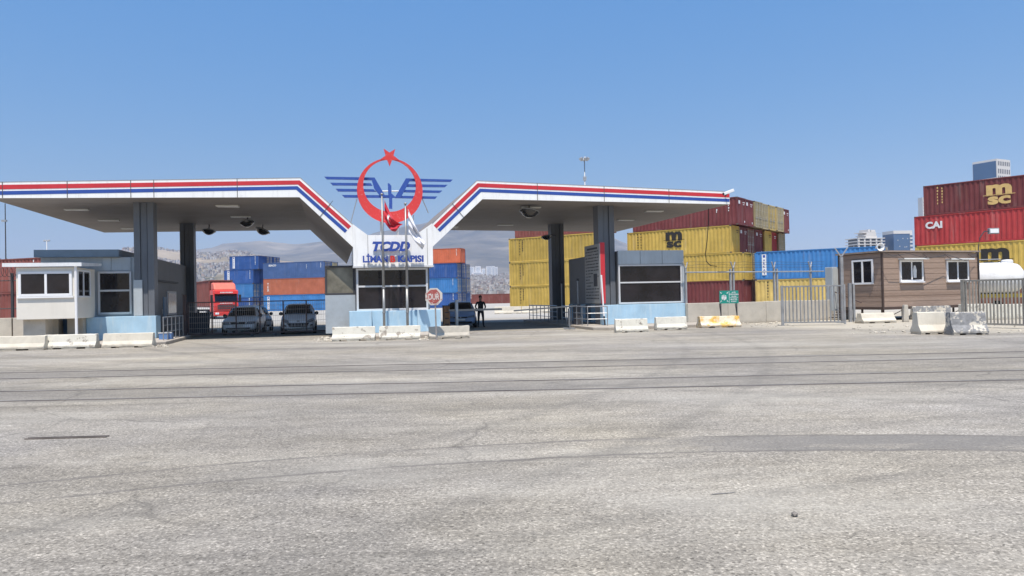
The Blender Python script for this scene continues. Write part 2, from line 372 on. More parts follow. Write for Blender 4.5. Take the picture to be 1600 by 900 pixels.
def patch_mat(name, a, b):
    k = NT(name); v = k.coord(rand=False)
    c = k.ramp(k.noise(v, .8, 6, .65), [(.3, a), (.7, b)])
    c = k.mix(1.0, c, k.ramp(k.noise(v, 50, 3), [(.3, .8), (.7, 1.2)]), 'MULTIPLY')
    vs = k.coord((.3, 1.4, 1), rand=False); vs.node.inputs['Rotation'].default_value = (0, 0, .5)
    c = k.mix(k.ramp(k.noise(vs, .9, 6, .7), [(.48, 0.0), (.58, .85)]), c, (.275, .26, .23))
    k.l(c, k.b.inputs['Base Color']); k.b.inputs['Roughness'].default_value = .85; k.b.inputs['Specular IOR Level'].default_value = .2
    k.bump(k.noise(v, 45, 4), .35, .008); return k.m
def patch(name, pts, m, z):
    q = []
    W = [G(*p) for p in pts]
    for a, b in zip(W, W[1:] + W[:1]):
        n = max(1, int((b - a).length / .25))
        for i in range(n):
            p = a + (b - a) * (i / n); q.append((p.x + rnd.uniform(-.1, .1), p.y + rnd.uniform(-.07, .07)))
    mb = MB(); mb.add([(x, y, z) for x, y in q], [tuple(range(len(q)))])
    return tag(mb.build(name, m), kind='structure')
0 and patch('asphalt_patch', [(1040, 690), (1100, 683), (1250, 679), (1420, 678), (1640, 683), (1640, 701), (1480, 702), (1330, 704), (1200, 704), (1090, 699)], patch_mat('newer_asphalt', (.165, .155, .138), (.22, .207, .187)), .004)
0 and patch('asphalt_patch', [(230, 745), (420, 728), (640, 712), (830, 702), (1030, 690), (1030, 697), (830, 710), (600, 725), (400, 741)], patch_mat('worn_asphalt', (.215, .207, .2), (.28, .27, .255)), .004)
patch('asphalt_patch', [(1122, 769), (1136, 767), (1150, 769), (1147, 772), (1126, 773)], MATS.get('x') or patch_mat('tar_spot', (.13, .125, .12), (.18, .175, .17)), .004)

# rails sunk in the road
def track(label, y0, dy):
    t = thing('rail_track', label, 'railway track', (0, y0, 0), 0.0, 'tracks sunk in the road')
    for k in (0, dy):
        n = 90; mb = MB(); gm = MB()
        for i in range(n):
            x0, x1 = -45 + i, -44 + i
            mb.box((x0, k - .035, -.05), (x1, k + .035, .008 + rnd.uniform(-.002, .002)))
            a, b = rnd.uniform(.0, .025), rnd.uniform(.0, .025)
            gm.add([(x0, k + .037, .005), (x1, k + .037, .005), (x1, k + .095 + b, .005), (x0, k + .095 + a, .005)], [(0, 1, 2, 3)])
        r = mb.build('rail', M_RAIL, t); gm.build('flangeway', M_GROOVE, t)
M_RAIL = mat('dull_rail_steel', (.13, .11, .095), .6, .3, 3)
k = NT('groove_dirt'); v = k.coord((.5, 2, 1)); k.l(k.mix(k.ramp(k.noise(v, .5, 6, .7), [(.4, 0.0), (.58, .95)]), (.07, .065, .06), (.25, .245, .225)), k.b.inputs['Base Color']); k.b.inputs['Roughness'].default_value = .95; M_GROOVE = k.m
track('nearest pair of rails sunk in the grey asphalt road', 13.13, 1.5)
track('farther pair of rails sunk in the road, close to the gate', 17.25, 1.55)
# broken slot drain at the left
t = thing('slot_drain', 'short rusty metal slot sunk in the asphalt at the left', 'drain', G(105, 684, .004), R(1.5))
mb = MB(); L = 1.45
for y in (-.035, .035): mb.box((-.5, y - .01, -.05), (.5, y + .01, .012))
mb.build('edge_bar', M_RAIL, t); MB().box((-.49, -.02, -.04), (.49, .02, .003)).build('slot', M_GROOVE, t)

def rock(c, r, seed):
    q = random.Random(seed); bm = bmesh.new(); bmesh.ops.create_icosphere(bm, subdivisions=1, radius=r)
    vs = [(c[0] + v.co.x * q.uniform(.7, 1.3), c[1] + v.co.y * q.uniform(.7, 1.2), c[2] + v.co.z * q.uniform(.5, .9)) for v in bm.verts]
    fs = [tuple(v.index for v in f.verts) for f in bm.faces]; bm.free(); return vs, fs
M_STONE = mat('dark_stone', (.2, .18, .16), .9, .3, 20)
p = G(1241, 807); s_ = MB(); s_.add(*rock((0, 0, .016), .028, 3)); o = s_.build('stone', M_STONE); o.location = p
tag(o, 'small dark stone lying alone on the asphalt in the foreground', 'stone')
# ---------------------------------------------------------------- traffic islands (kerbed)
def island(poly, name='traffic_island', h=.15):
    mb = MB(); W = [O + U * u + V * v for u, v in poly]; mb.prism_xy([(p.x, p.y) for p in W], -.1, h)
    return tag(mb.build(name, M_KERB, bevel=.03), kind='structure')
island([(-24, -2.3), (-15.4, -2.4), (-14.9, -1.9), (-14.95, 12), (-24, 12)])
island([(-8.2, -2.6), (-7.6, -3.0), (-3.6, -3.0), (-2.9, -2.5), (-3.0, 11.5), (-8.0, 11.5)])
island([(3.6, -1.2), (4.2, -1.8), (11.2, -1.4), (11.2, 12), (3.6, 12)])
# worn threshold strip across the right lane
mb = MB()
q = [O + U * u + V * v for u, v in ((-2.9, -.35), (3.5, -.75), (3.5, -.5), (-2.9, -.1))]
mb.add([(p.x, p.y, .005) for p in q], [(0, 1, 2, 3)])
k = NT('worn_white_strip'); v = k.coord(rand=False)
k.l(k.mix(k.ramp(k.noise(v, 1.6, 5, .7), [(.45, 0.0), (.55, 1.0)]), (.09, .085, .08), (.5, .49, .47)), k.b.inputs['Base Color'])
tag(mb.build('road_marking', k.m), kind='structure')

# ---------------------------------------------------------------- gate building: canopy, sign, columns
gate = thing('gate_canopy', 'wide white gate canopy with red and blue stripes on grey columns', 'canopy', O, YAW)
BK = 15.8
def strip(mb, path, d0, d1, y):
    "band between offsets d0 and d1 below the top line path [(u,z)..]"
    def off(d):
        out = []
        for i, (u, z) in enumerate(path):
            ns = []
            for a, b in ((i - 1, i), (i, i + 1)):
                if a >= 0 and b < len(path):
                    t_ = Vector((path[b][0] - path[a][0], path[b][1] - path[a][1])).normalized(); ns.append(Vector((t_.y, -t_.x)))
            n = sum(ns, Vector((0, 0))).normalized(); c = n.dot(ns[0]); out.append((u + n.x * d / c, z + n.y * d / c))
        return out
    A, B = off(d0), off(d1)
    for i in range(len(path) - 1): mb.prism_xz([A[i], A[i + 1], B[i + 1], B[i]], y - .006, y)
ZB, ZT = 6.30, 7.15
def wing(path_top, path_bot):
    s1 = MB(); s2 = MB()
    for i in range(len(path_top) - 1):
        quad = [path_bot[i], path_bot[i + 1], path_top[i + 1], path_top[i]]
        s1.prism_xz(quad, .0, BK); s2.prism_xz(quad, -.07, -.002)
    rf = s1.build('canopy_roof', M_SOFFIT, gate)
    fa = s2.build('fascia', M_WHITE, gate)
    a = MB(); strip(a, path_top, .10, .285, -.072); a.build('red_stripe', M_RED, fa)
    a = MB(); strip(a, path_top, .355, .51, -.072); a.build('blue_stripe', M_BLUE, fa)
    return rf, fa
LT = [(-21.9, 6.76), (-9.62, ZT), (-7.38, 5.08)]; LB = [(-21.9, 6.13), (-9.68, ZB), (-7.38, 4.06)]
RT = [(-3.76, 5.12), (-1.62, ZT), (11.55, 6.80)]; RB = [(-3.76, 4.06), (-1.36, ZB), (11.55, 6.17)]
rfL, faL = wing(LT, LB); rfR, faR = wing(RT, RB)
def on(path, u):
    for (a, za), (b, zb) in zip(path, path[1:]):
        if min(a, b) <= u <= max(a, b): return za + (zb - za) * (u - a) / (b - a)
def seams(fa, top, bot, us):
    for u in us:
        mb = MB(); mb.prism_xz([(u - .012, on(bot, u)), (u + .012, on(bot, u)), (u + .012, on(top, u) + .015), (u - .012, on(top, u) + .015)], -.085, -.07); mb.build('seam', M_SEAM, fa)
seams(faL, LT, LB, [fb(q, 295)[0] for q in (5, 106, 205, 241, 371)])
seams(faR, RT, RB, [fb(q, 295)[0] for q in (839, 943, 1044)])
def dseam(fa, a, b):
    (u0, z0), (u1, z1) = fb(*a), fb(*b); MB().bar((u0, -.08, z0), (u1, -.08, z1), .024, .02).build('seam', M_SEAM, fa)
dseam(faL, (520, 314), (499, 340)); dseam(faR, (706, 318), (725, 341))
# thin edge trim lines along roof top
for top, fa in ((LT, faL), (RT, faR)):
    mb = MB()
    for a, b in zip(top, top[1:]): mb.bar((a[0], -.05, a[1] + .012), (b[0], -.05, b[1] + .012), .05, .03)
    mb.build('edge_trim', mat('edge_trim_metal', (.3, .3, .3), .5), fa)
# sign box
bx = MB(); bx.prism_xz([(-7.375, 3.2), (-3.765, 3.2), (-3.765, 5.15), (-4.55, 4.6), (-6.72, 4.6), (-7.375, 5.1)], -.12, 3.0)
sign = bx.build('sign_box', M_WHITE, gate)
for u in (-6.72, -4.02):
    MB().box((u - .008, -.128, 3.22), (u + .008, -.118, 4.6 if u < -6 else 4.9)).build('seam', M_SEAM, sign)
MB().box((-7.4, -.14, 3.12), (-3.74, 2.9, 3.198)).build('sign_edge', M_ALU, sign)
M_SIGNBLUE = mat('blue_letter', (.035, .075, .33), .4); M_SIGNRED = mat('red_letter', (.6, .04, .03), .4)
def sign_text(body, px0, px1, py_base, py_top, m, bold, shear=0):
    (u0, zb), (u1, _) = fb(px0, py_base, -.3), fb(px1, py_base, -.3); h = fb((px0 + px1) / 2, py_top, -.3)[1] - fb((px0 + px1) / 2, py_base, -.3)[1]
    z = fb((px0 + px1) / 2, py_base, -.3)[1]
    mb = MB(); put_text(mb, body, h, lambda x, y, d: ((u0 + u1) / 2 + x, -.25 - d, z + y), bold, shear, u1 - u0, .06)
    mb.build('lettering', m, sign)
sign_text('TCDD', 582, 641, 391.5, 377.5, M_SIGNBLUE, .075, .25)
sign_text('LİMAN', 567, 606, 409.5, 399.5, M_SIGNBLUE, .06)
sign_text('B', 610, 618, 409.5, 399.5, M_SIGNRED, .06)
sign_text('KAPISI', 622, 662, 409, 399, M_SIGNBLUE, .06)
# columns: three-ribbed cladding
for u, v, wd in ((-16.42, 1.75, .84), (-16.3, 11.1, .76), (5.36, 1.75, .9), (5.62, 11.1, .86)):
    mb = MB(); top = on(LB if u < 0 else RB, u) + .05
    for i in range(3):
        a = u - wd / 2 + i * wd / 3
        mb.box((a + .015, v - .36 + (0 if i != 1 else .06), .15), (a + wd / 3 - .015, v + .36, top))
    mb.box((u - wd / 2 + .03, v - .26, .15), (u + wd / 2 - .03, v + .33, top))
    mb.build('column', M_COLUMN, gate)
# recessed ceiling lights
M_DIFF = mat('frosted_diffuser', (.62, .62, .58), .4, .03)
for px, py in ((120, 324), (170, 341), (204, 354), (355, 321), (376, 338), (357, 322), (1022, 328), (978, 342), (790, 351), (830, 324), (700, 330)):
    d = ray(px, py); zt = 6.25; p = CAM + d * ((zt - CAM.z) / d.z); u = (p - O).dot(U); v = (p - O).dot(V)
    if v < .3 or v > 15: continue
    zz = on(LB if u < -5 else RB, max(-21.8, min(11.5, u)))
    if zz is None: continue
    MB().box((u - .5, v - .16, zz - .05), (u + .5, v + .16, zz + .02)).build('ceiling_light', M_DIFF, rfL if u < -5 else rfR)
# emblem above the sign: ring, star, winged rail
em = thing('rooftop_emblem', 'red crescent ring and star with blue wings standing above the sign', 'emblem', O, YAW)
k = NT('speckled_red'); v = k.coord(rand=False)
k.l(k.mix(k.ramp(k.noise(v, 16, 4, .8), [(.6, 0.0), (.66, .75)]), (.66, .05, .045), (.8, .5, .45)), k.b.inputs['Base Color']); k.b.inputs['Roughness'].default_value = .35; M_EMR = k.m
k = NT('speckled_blue'); v = k.coord(rand=False)
k.l(k.mix(k.ramp(k.noise(v, 16, 4, .8), [(.6, 0.0), (.68, .6)]), (.035, .085, .34), (.3, .42, .7)), k.b.inputs['Base Color']); k.b.inputs['Roughness'].default_value = .35; M_EMB = k.m
VE = .9
def zq(x, y): return fb(480 + x / 5.623, 220 + y / 5.623, VE)
def emb(name, polys, m, y0=None, th=.1, parent=None):
    mb = MB()
    for pl in polys: mb.prism_xz([zq(*p) for p in pl], (VE if y0 is None else y0), (VE if y0 is None else y0) + th)
    return mb.build(name, m, parent or em)
cu, cz = zq(728, 439); ro = (zq(1016, 439)[0] - zq(440, 439)[0]) / 2
iu, iz = zq(725, 396); ri = (zq(956, 396)[0] - zq(494, 396)[0]) / 2
N = 72; mb = MB()
for i in range(N):
    a0, a1 = 2 * math.pi * i / N, 2 * math.pi * (i + 1) / N
    def pt(a):
        d = (math.cos(a), math.sin(a)); o_ = (cu + ro * d[0], cz + ro * d[1]); n_ = (iu + ri * d[0], iz + ri * d[1])
        if math.hypot(n_[0] - cu, n_[1] - cz) > ro - .025:
            h = math.hypot(n_[0] - cu, n_[1] - cz); n_ = (cu + (n_[0] - cu) / h * (ro - .025), cz + (n_[1] - cz) / h * (ro - .025))
        return o_, n_
    (o0, n0), (o1, n1) = pt(a0), pt(a1); mb.prism_xz([n0, o0, o1, n1], VE - .06, VE + .04)
mb.build('crescent', M_EMR, em)
su, sz = zq(723, 142); sr = .46; st = []
for i in range(10):
    a = R(-90 + 36 * i); r_ = sr if i % 2 == 0 else sr * .42; st.append((su + r_ * math.cos(a), sz + r_ * math.sin(a)))
mb = MB(); mb.prism_xz(st, VE - .08, VE + .02); mb.build('star', M_EMR, em)
emb('wing', [[(150, 312), (592, 320), (606, 345), (172, 335)], [(203, 365), (560, 370), (575, 393), (225, 389)], [(250, 418), (585, 423), (605, 446), (272, 443)],
             [(305, 473), (650, 475), (700, 474), (740, 476), (760, 500), (330, 497)]], M_EMB, .98)
emb('wing_root', [[(560, 322), (592, 320), (690, 490), (650, 495), (590, 420)]], M_EMB, .95, .03)
emb('wing', [[(870, 328), (1282, 338), (1262, 358), (880, 352)], [(870, 378), (1237, 384), (1212, 405), (862, 403)], [(862, 428), (1190, 435), (1168, 455), (850, 450)], [(800, 480), (1146, 487), (1126, 508), (768, 501)]], M_EMB, .98)
emb('wing_root', [[(868, 328), (905, 328), (898, 360), (822, 500), (768, 502)]], M_EMB, .95, .03)
emb('rail_head', [[(708, 370), (722, 374), (740, 396), (740, 460), (782, 498), (748, 502), (748, 600), (720, 596), (720, 506), (712, 470)]], M_EMB, .93, .019)
mb = MB()
for a, b, in (((438, 505), (385, 700)), ((936, 650), (936, 745)), ((792, 720), (792, 830)), ((1010, 500), (1070, 620))):
    (u0, z0), (u1, z1) = zq(*a), zq(*b); mb.tube([(u0, VE + .1, z0), (u1, VE + .25, z1 - .05)], .022, 6)
mb.tube([zq(650, 650)[:1] + (VE + .15, zq(650, 650)[1]), (zq(650, 850)[0], VE + .15, 4.55)], .05, 6); mb.tube([(zq(800, 660)[0], VE + .15, zq(800, 660)[1]), (zq(800, 850)[0], VE + .15, 4.55)], .05, 6)
mb.tube([(zq(450, 440)[0], VE + .12, zq(450, 440)[1]), (zq(1005, 440)[0], VE + .12, zq(1005, 440)[1])], .03, 6)
mb.build('support_strut', M_GALV, em)

# ---------------------------------------------------------------- kiosks
def win(parent, u0, u1, z0, z1, v, splits_u=(), splits_z=(), m=None, fr=.07, dep=.08, pm=None, name='window'):
    "glazed window: frame + one pane per opening"
    m = m or M_ALU; f = MB()
    f.box((u0, v - dep, z0), (u0 + fr, v + .02, z1)); f.box((u1 - fr, v - dep, z0), (u1, v + .02, z1))
    f.box((u0 + fr, v - dep, z0), (u1 - fr, v + .02, z0 + fr)); f.box((u0 + fr, v - dep, z1 - fr), (u1 - fr, v + .02, z1))
    us = [u0 + fr] + list(splits_u) + [u1 - fr]; zs = [z0 + fr] + list(splits_z) + [z1 - fr]
    for s_ in splits_u: f.box((s_ - fr * .45, v - dep * .9, z0 + fr), (s_ + fr * .45, v + .02, z1 - fr))
    for s_ in splits_z: f.box((u0 + fr, v - dep * .85, s_ - fr * .45), (u1 - fr, v + .02, s_ + fr * .45))
    w_ = f.build(name, m, parent, bevel=.006)
    p_ = MB(); p_.box((u0 + fr * .6, v - .035, z0 + fr * .6), (u1 - fr * .6, v - .015, z1 - fr * .6)); p_.build('pane', pm or M_GLASS, w_)
    return w_
def kiosk(label, u_, v_):
    p_ = O + U * u_ + V * v_; return thing('gate_kiosk', label, 'kiosk', (p_.x, p_.y, 0.15), YAW, 'kiosks under the gate canopy')
def shift(root_u, root_v): return lambda u, v, z: (u - root_u, v - root_v, z - .15)

# centre kiosk
ku, kv = -5.6, .1
ck = kiosk('narrow glazed kiosk under the white lettered sign between the lanes', ku, kv); sh = lambda mb: mb.xf(lambda x, y, z: (x - ku, y - kv, z - .15))
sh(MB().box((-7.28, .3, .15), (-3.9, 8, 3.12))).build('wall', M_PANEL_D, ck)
f0, f1 = fb(557, 450, .1)[0], fb(669, 450, .1)[0]
wz0 = fb(612, 485, .1)[1]
win(ck, f0 - ku, f1 - ku, wz0 - .15, 3.1 - .15, .22 - kv, [fb(599, 450, .1)[0] - ku, fb(637, 450, .1)[0] - ku], [fb(612, 447, .1)[1] - .15], fr=.09)
sh(MB().box((f0 - .02, -.05, wz0 - .07), (f1 + .02, .3, wz0 - .002))).build('sill', M_ALU, ck)
def blk(px0, px1, pytop, v0, v1, top=None):
    u0, u1 = fb(px0, 500, v0)[0], fb(px1, 500, v0)[0]; z1 = top or fb((px0 + px1) / 2, pytop, v0)[1]
    sh(MB().box((u0, v0, .15), (u1, v1, z1))).build('base_wall', M_BASE, ck, bevel=.015)
blk(546, 581, 486, -.45, .25); blk(581.3, 604, 485.5, -.2, .25); blk(604.3, 636, 485.5, -.3, .25); blk(636.3, 652, 485.5, -.2, .25); blk(652.3, 689, 484, -.4, .3)
# side wing panel with olive pane, left of the centre kiosk
u0, u1 = fb(508, 460, .7)[0], fb(555, 460, .7)[0]; zt = fb(530, 415, .7)[1]; zm = fb(530, 461, .7)[1]
d_ = sh(MB().box((u0, .7, .15), (u1, .8, zm))).build('side_panel', mat('grey_side_panel', (.38, .42, .45), .5, .1, 1, dirt=.3), ck)
win(ck, u0 - ku, u1 - ku, zm - .15, zt - .15, .78 - kv, m=M_DARK, fr=.09, pm=glass('olive_glass', (.16, .15, .12), .3))

# right kiosk
ku, kv = 7.5, 1.1
rk = kiosk('grey glazed kiosk with sky blue base at the right end of the canopy', ku, kv); sh = lambda mb: mb.xf(lambda x, y, z: (x - 7.5, y - 1.1, z - .15))
R0, R1 = 5.84, fb(1069, 440, 1.1)[0]
ztop = 3.9; zg1 = fb(1015, 413, 1.1)[1]; zg0 = fb(1015, 474, 1.1)[1]
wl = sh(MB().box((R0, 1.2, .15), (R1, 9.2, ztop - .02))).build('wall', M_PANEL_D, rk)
for i in range(3):
    a = R0 + (R1 - R0) * i / 3; b = R0 + (R1 - R0) * (i + 1) / 3
    sh(MB().box((a + .01, 1.08, zg1 + .02), (b - .01, 1.198, ztop))).build('fascia_panel', M_PANEL, rk, bevel=.008)
sh(MB().box((R1 - .1, 1.09, zg0), (R1 + .02, 1.198, zg1 + .015))).build('corner_trim', M_PANEL, rk)
win(rk, R0 + .02 - 7.5, R1 - .11 - 7.5, zg0 - .15, zg1 - .15, 1.18 - 1.1, [], [fb(1015, 441, 1.1)[1] - .15], fr=.08, m=M_ALU)
sh(MB().box((4.85, .85, .15), (R1 + .05, 1.19, zg0 - .03))).build('base_wall', M_BASE, rk, bevel=.015)
sh(MB().box((5.78, 1.195, .15), (5.835, 9.2, 1.15))).build('base_wall', M_BASE, rk)
# openings on the shaded left side wall
def sidebox(name, v0, v1, z0, z1, m, d=.06):
    return sh(MB().box((5.84 - d, v0, z0), (5.835, v1, z1))).build(name, m, rk)
dr = sidebox('door', 5.2, 6.1, .2, 2.4, mat('blue_door', (.06, .12, .2), .5)); sidebox('door', 3.4, 4.2, .2, 2.4, M_BLACK)
wn = sidebox('window', 2.3, 3.1, 1.4, 2.4, M_ALU); sidebox('pane', 2.38, 3.02, 1.48, 2.32, M_GLASS, .065).parent = wn
sidebox('notice', 4.5, 4.9, 1.4, 2.6, M_PANEL, .05)

# left kiosk
ku, kv = -19.0, 1.9
lk = kiosk('long grey kiosk with sky blue base behind the cream booth at the left', ku, kv); sh = lambda mb: mb.xf(lambda x, y, z: (x + 19.0, y - 1.9, z - .15))
zt = 3.8
sh(MB().box((-20.7, 1.95, .15), (-16.9, 10.5, zt))).build('wall', M_PANEL, lk)
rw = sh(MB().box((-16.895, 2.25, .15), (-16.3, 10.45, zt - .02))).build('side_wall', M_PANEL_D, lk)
sh(MB().box((-20.85, 1.6, zt + .002), (-17.5, 9, zt + .32))).build('roof', mat('blue_grey_roof', (.13, .18, .23), .5), lk)
g0, g1 = fb(153, 450, 1.9)[0], fb(206, 450, 1.9)[0]; a0 = fb(180, 491, 1.9)[1]; a1 = fb(180, 424, 1.9)[1]
win(lk, g0 + 19, g1 + 19, a0 - .15, a1 - .15, 1.93 - 1.9, [], [fb(180, 454, 1.9)[1] - .15], fr=.09)
for i, (pa, pb) in enumerate(((160, 174), (174, 205))):
    x0, x1 = fb(pa, 410, 1.9)[0], fb(pb, 410, 1.9)[0]; sh(MB().box((x0, 1.9, a1 + .03), (x1 - .02, 1.948, zt - .02))).build('fascia_panel', M_PANEL, lk)
sh(MB().box((-16.86, 1.36, 1.17), (-16.5, 1.385, 2.75))).build('corner_panel', M_PANEL, lk)
sh(MB().box((-18.75, 1.3, .15), (-15.95, 2.24, 1.15))).build('base_wall', M_BASE, lk, bevel=.015)
sh(MB().box((-20.7, 1.7, .15), (-18.76, 1.945, 1.1))).build('base_wall', mat('deep_blue_paint', (.1, .2, .38), .7, .1), lk)
def lside(name, v0, v1, z0, z1, m, d=.05): return sh(MB().box((-16.3, v0, z0), (-16.3 + d, v1, z1))).build(name, m, lk)
dr = lside('door', 3.0, 4.1, .2, 2.6, M_PANEL_D); lside('handle', 3.95, 4.02, 1.2, 1.4, M_CHROME, .09).parent = dr
wn = lside('window', 5.3, 7.4, 1.1, 2.3, M_ALU); lside('pane', 5.4, 7.3, 1.2, 2.2, M_GLASS, .058).parent = wn
lside('notice', 4.5, 5.0, .9, 2.0, mat('blue_notice', (.2, .3, .42), .5)); lside('lintel', 2.9, 7.6, 2.72, 2.8, M_DARK, .12)
# cream booth
bo = O + U * -19.5 + V * .4
bt = thing('security_booth', 'cream prefabricated booth raised on blocks with white sliding window', 'booth', (bo.x, bo.y, .15), YAW)
sb = lambda mb: mb.xf(lambda x, y, z: (x + 19.5, y - .4, z - .15))
b0, b1 = fb(25, 450, -.95)[0], fb(118, 450, -.95)[0]; zb0, zb1 = fb(70, 499, -.95)[1], fb(70, 417.5, -.95)[1]
sb(MB().box((b0, -.95, zb0), (b1, 1.6, zb1))).build('wall', M_CREAM, bt, bevel=.02)
rf = MB(); rf.prism_yz([(-1.12, zb1 + .02), (1.62, zb1 + .14), (1.62, zb1 + .26), (-1.12, zb1 + .17)], b0 - .42, b1 + .28); sb(rf).build('roof', mat('pale_roof_sheet', (.75, .76, .76), .5, .1, 2, dirt=.3), bt)
x0, x1 = fb(29, 445, -.95)[0], fb(113, 445, -.95)[0]; z0, z1 = fb(70, 463, -.95)[1], fb(70, 424, -.95)[1]
W1 = win(bt, x0 + 19.5, x1 + 19.5, z0 - .15, z1 - .15, -.95 - .4, [fb(72, 445, -.95)[0] + 19.5], [], M_PVC, .1, .06)
sb(MB().box((x0 - .05, -1.02, z0 - .07), (x1 + .05, -.955, z0 - .005))).build('sill', M_PVC, bt)
# side window
f = MB()
for (ya, yb, za, zc) in ((-.8, -.73, z0, z1), (.75, .82, z0, z1), (-.1, -.04, z0, z1), (-.8, .82, z0 - .07, z0), (-.8, .82, z1, z1 + .07)): f.box((b1 + .002, ya, za), (b1 + .06, yb, zc))
f = sb(f).build('window', M_PVC, bt); sb(MB().box((b1 + .003, -.76, z0 + .01), (b1 + .03, .78, z1 - .01))).build('pane', M_GLASS, f)
sb(MB().tube([(b1 + .03, -1.0, .15), (b1 + .03, -1.0, zb1 + .06)], .055, 8)).build('downpipe', M_PVC, bt)
for (xa, xb, ya, yb) in ((b0 + .15, b0 + .95, -.7, .1), (b1 - .9, b1 - .3, .9, 1.5), (b0 + .2, b0 + .9, .9, 1.5)):
    sb(MB().box((xa, ya, .15), (xb, yb, zb0 - .003))).build('support_block', M_CONC, bt)
# ---------------------------------------------------------------- price board, mirrors, camera
q = O + U * 4.95 + V * .85
pb = thing('notice_board', 'tall red framed grey notice board beside the right kiosk', 'notice board', (q.x, q.y, .15), YAW)
ly = lambda mb: mb.xf(lambda x, y, z: (x, y, z))
MB().box((-.14, .02, 1.08), (.1, .09, 4.15)).build('red_edge', M_RED, pb)
MB().box((-.18, .02, 1.08), (-.142, 2.3, 4.1)).build('board', mat('grey_board', (.34, .34, .33), .6, .1, 1, dirt=.3), pb)
mb = MB(); z = 3.72
while z > 1.3:
    y = .2
    while y < 2.1:
        l_ = rnd.uniform(.1, .5)
        if not (1.9 < z < 2.6 and .35 < y + l_ and y < 1.05): mb.box((-.186, y, z), (-.181, min(2.15, y + l_), z + .05))
        y += l_ + rnd.uniform(.04, .12)
    z -= .16
mb.box((-.186, .35, 3.85), (-.181, 1.9, 3.95)); mb.box((-.186, .4, 1.95), (-.181, .95, 2.6)); mb.build('printed_lines', M_DARK, pb)
MB().box((-.02, .1, 0), (.08, .2, 1.08)).build('post', M_DARK, pb)
q = O + U * 4.72 + V * .5
pp = thing('marker_post', 'thin white leaning post beside the tall notice board', 'post', (q.x, q.y, .15), YAW)
MB().tube([(.12, 0, 0), (.08, 0, .45)], .05, 8).build('post_foot', M_DARK, pp); MB().tube([(.08, 0, .45), (-.02, 0, 2.5)], .045, 8).build('post_shaft', M_PVC, pp)
def mirror(label, px, py, D, rpx, tilt):
    c = P(px, py, D); r = rpx / F * D
    t = thing('dome_mirror', label, 'mirror', c, 0, 'dome mirrors under the canopy')
    m1 = MB(); m1.lathe((0, 0, 0), (math.sin(tilt), -.25, -1), [(.01, .62 * r), (.35 * r, .56 * r), (.65 * r, .38 * r), (.88 * r, .16 * r), (r, -.05 * r), (r * .98, -.1 * r), (.05, -.11 * r)], 24)
    m1.build('dome', glass('mirror_dome', (.03, .028, .027), .8, .08), t, smooth=True)
    m2 = MB(); m2.lathe((0, 0, 0), (math.sin(tilt), -.25, -1), [(r * 1.05, -.04 * r), (r * 1.07, .02 * r), (r * 1.01, .05 * r), (r * 1.01, -.04 * r)], 24); m2.build('rim', M_GALV, t, smooth=True)
    MB().tube([(0, .05, .08 * r), (0, .1, 6.25 - c.z)] if c.z > 5.6 else [(0, 0, 0), (.25, .05, .12), (.6, .5, .12)], .03, 6).build('bracket', M_DARK, t)
mirror('round dome mirror hanging beside the rear left column', 326, 361, 43.2, 10, 0)
mirror('round dome mirror highest of those under the left canopy', 386, 348, 39.8, 11, .2)
mirror('flat dark oval mirror lowest near the left canopy back edge', 410, 360, 44, 11.5, -.35)
mirror('rusty round mirror under the right canopy ceiling', 827, 331, 37.6, 15, -.15)
mirror('small dark oval mirror beside the rear right column', 854, 370, 46.6, 8, .1)
q = P(1137, 301, 37.9)
cc = thing('security_camera', 'white security camera on the right tip of the canopy', 'camera', q, YAW)
MB().bar((-.28, -.1, -.08), (.22, -.2, .1), .17, .15).build('housing', M_PVC, cc, bevel=.02); MB().bar((-.29, -.1, -.085), (-.32, -.094, -.095), .12).build('lens', M_BLACK, cc)
MB().tube([(0, .0, -.03), (-.08, .28, -.2)], .035, 8).build('bracket', M_DARK, cc)
pts = [P(1107, 322, 40), P(1107, 345, 40), P(1105, 375, 40), P(1102, 398, 40), P(1104, 409, 40), P(1110, 415, 39.5), P(1120, 416, 38.9)]
tag(MB().tube(pts, .022, 6).build('hanging_cable', M_BLACK), 'black cable hanging from the canopy end down to the fence pipe', 'cable')

# ---------------------------------------------------------------- barriers
def barrier_mesh(L, h, seed, wb=.2):
    q = random.Random(seed); mb = MB(); prof = [(-wb, .06), (-wb, .13), (-wb * .6, .13 + (h - .13) * .32), (-wb * .4, h - .02), (-wb * .34, h), (wb * .34, h), (wb * .4, h - .02), (wb * .6, .13 + (h - .13) * .32), (wb, .13), (wb, .06)]
    n = 14; vs = []
    for i in range(n + 1):
        x = -L / 2 + L * i / n
        for y, z in prof:
            j = .006 if 0 < i < n else .012
            vs.append((x + q.uniform(-j, j), y + q.uniform(-j, j), z + q.uniform(-j, j)))
    m = len(prof); fs = [(i * m + k, i * m + (k + 1) % m, (i + 1) * m + (k + 1) % m, (i + 1) * m + k) for i in range(n) for k in range(m)]
    fs += [tuple(range(m)), tuple(range(n * m + m - 1, n * m - 1, -1))]; mb.add(vs, fs)
    for a, b in ((0, .18), (.34, .64), (.8, 1)):
        mb.box((-L / 2 + L * a + .005, -wb + .012, 0), (-L / 2 + L * b - .005, wb - .012, .066))
    return mb
GB = 'concrete barriers in front of the gate'
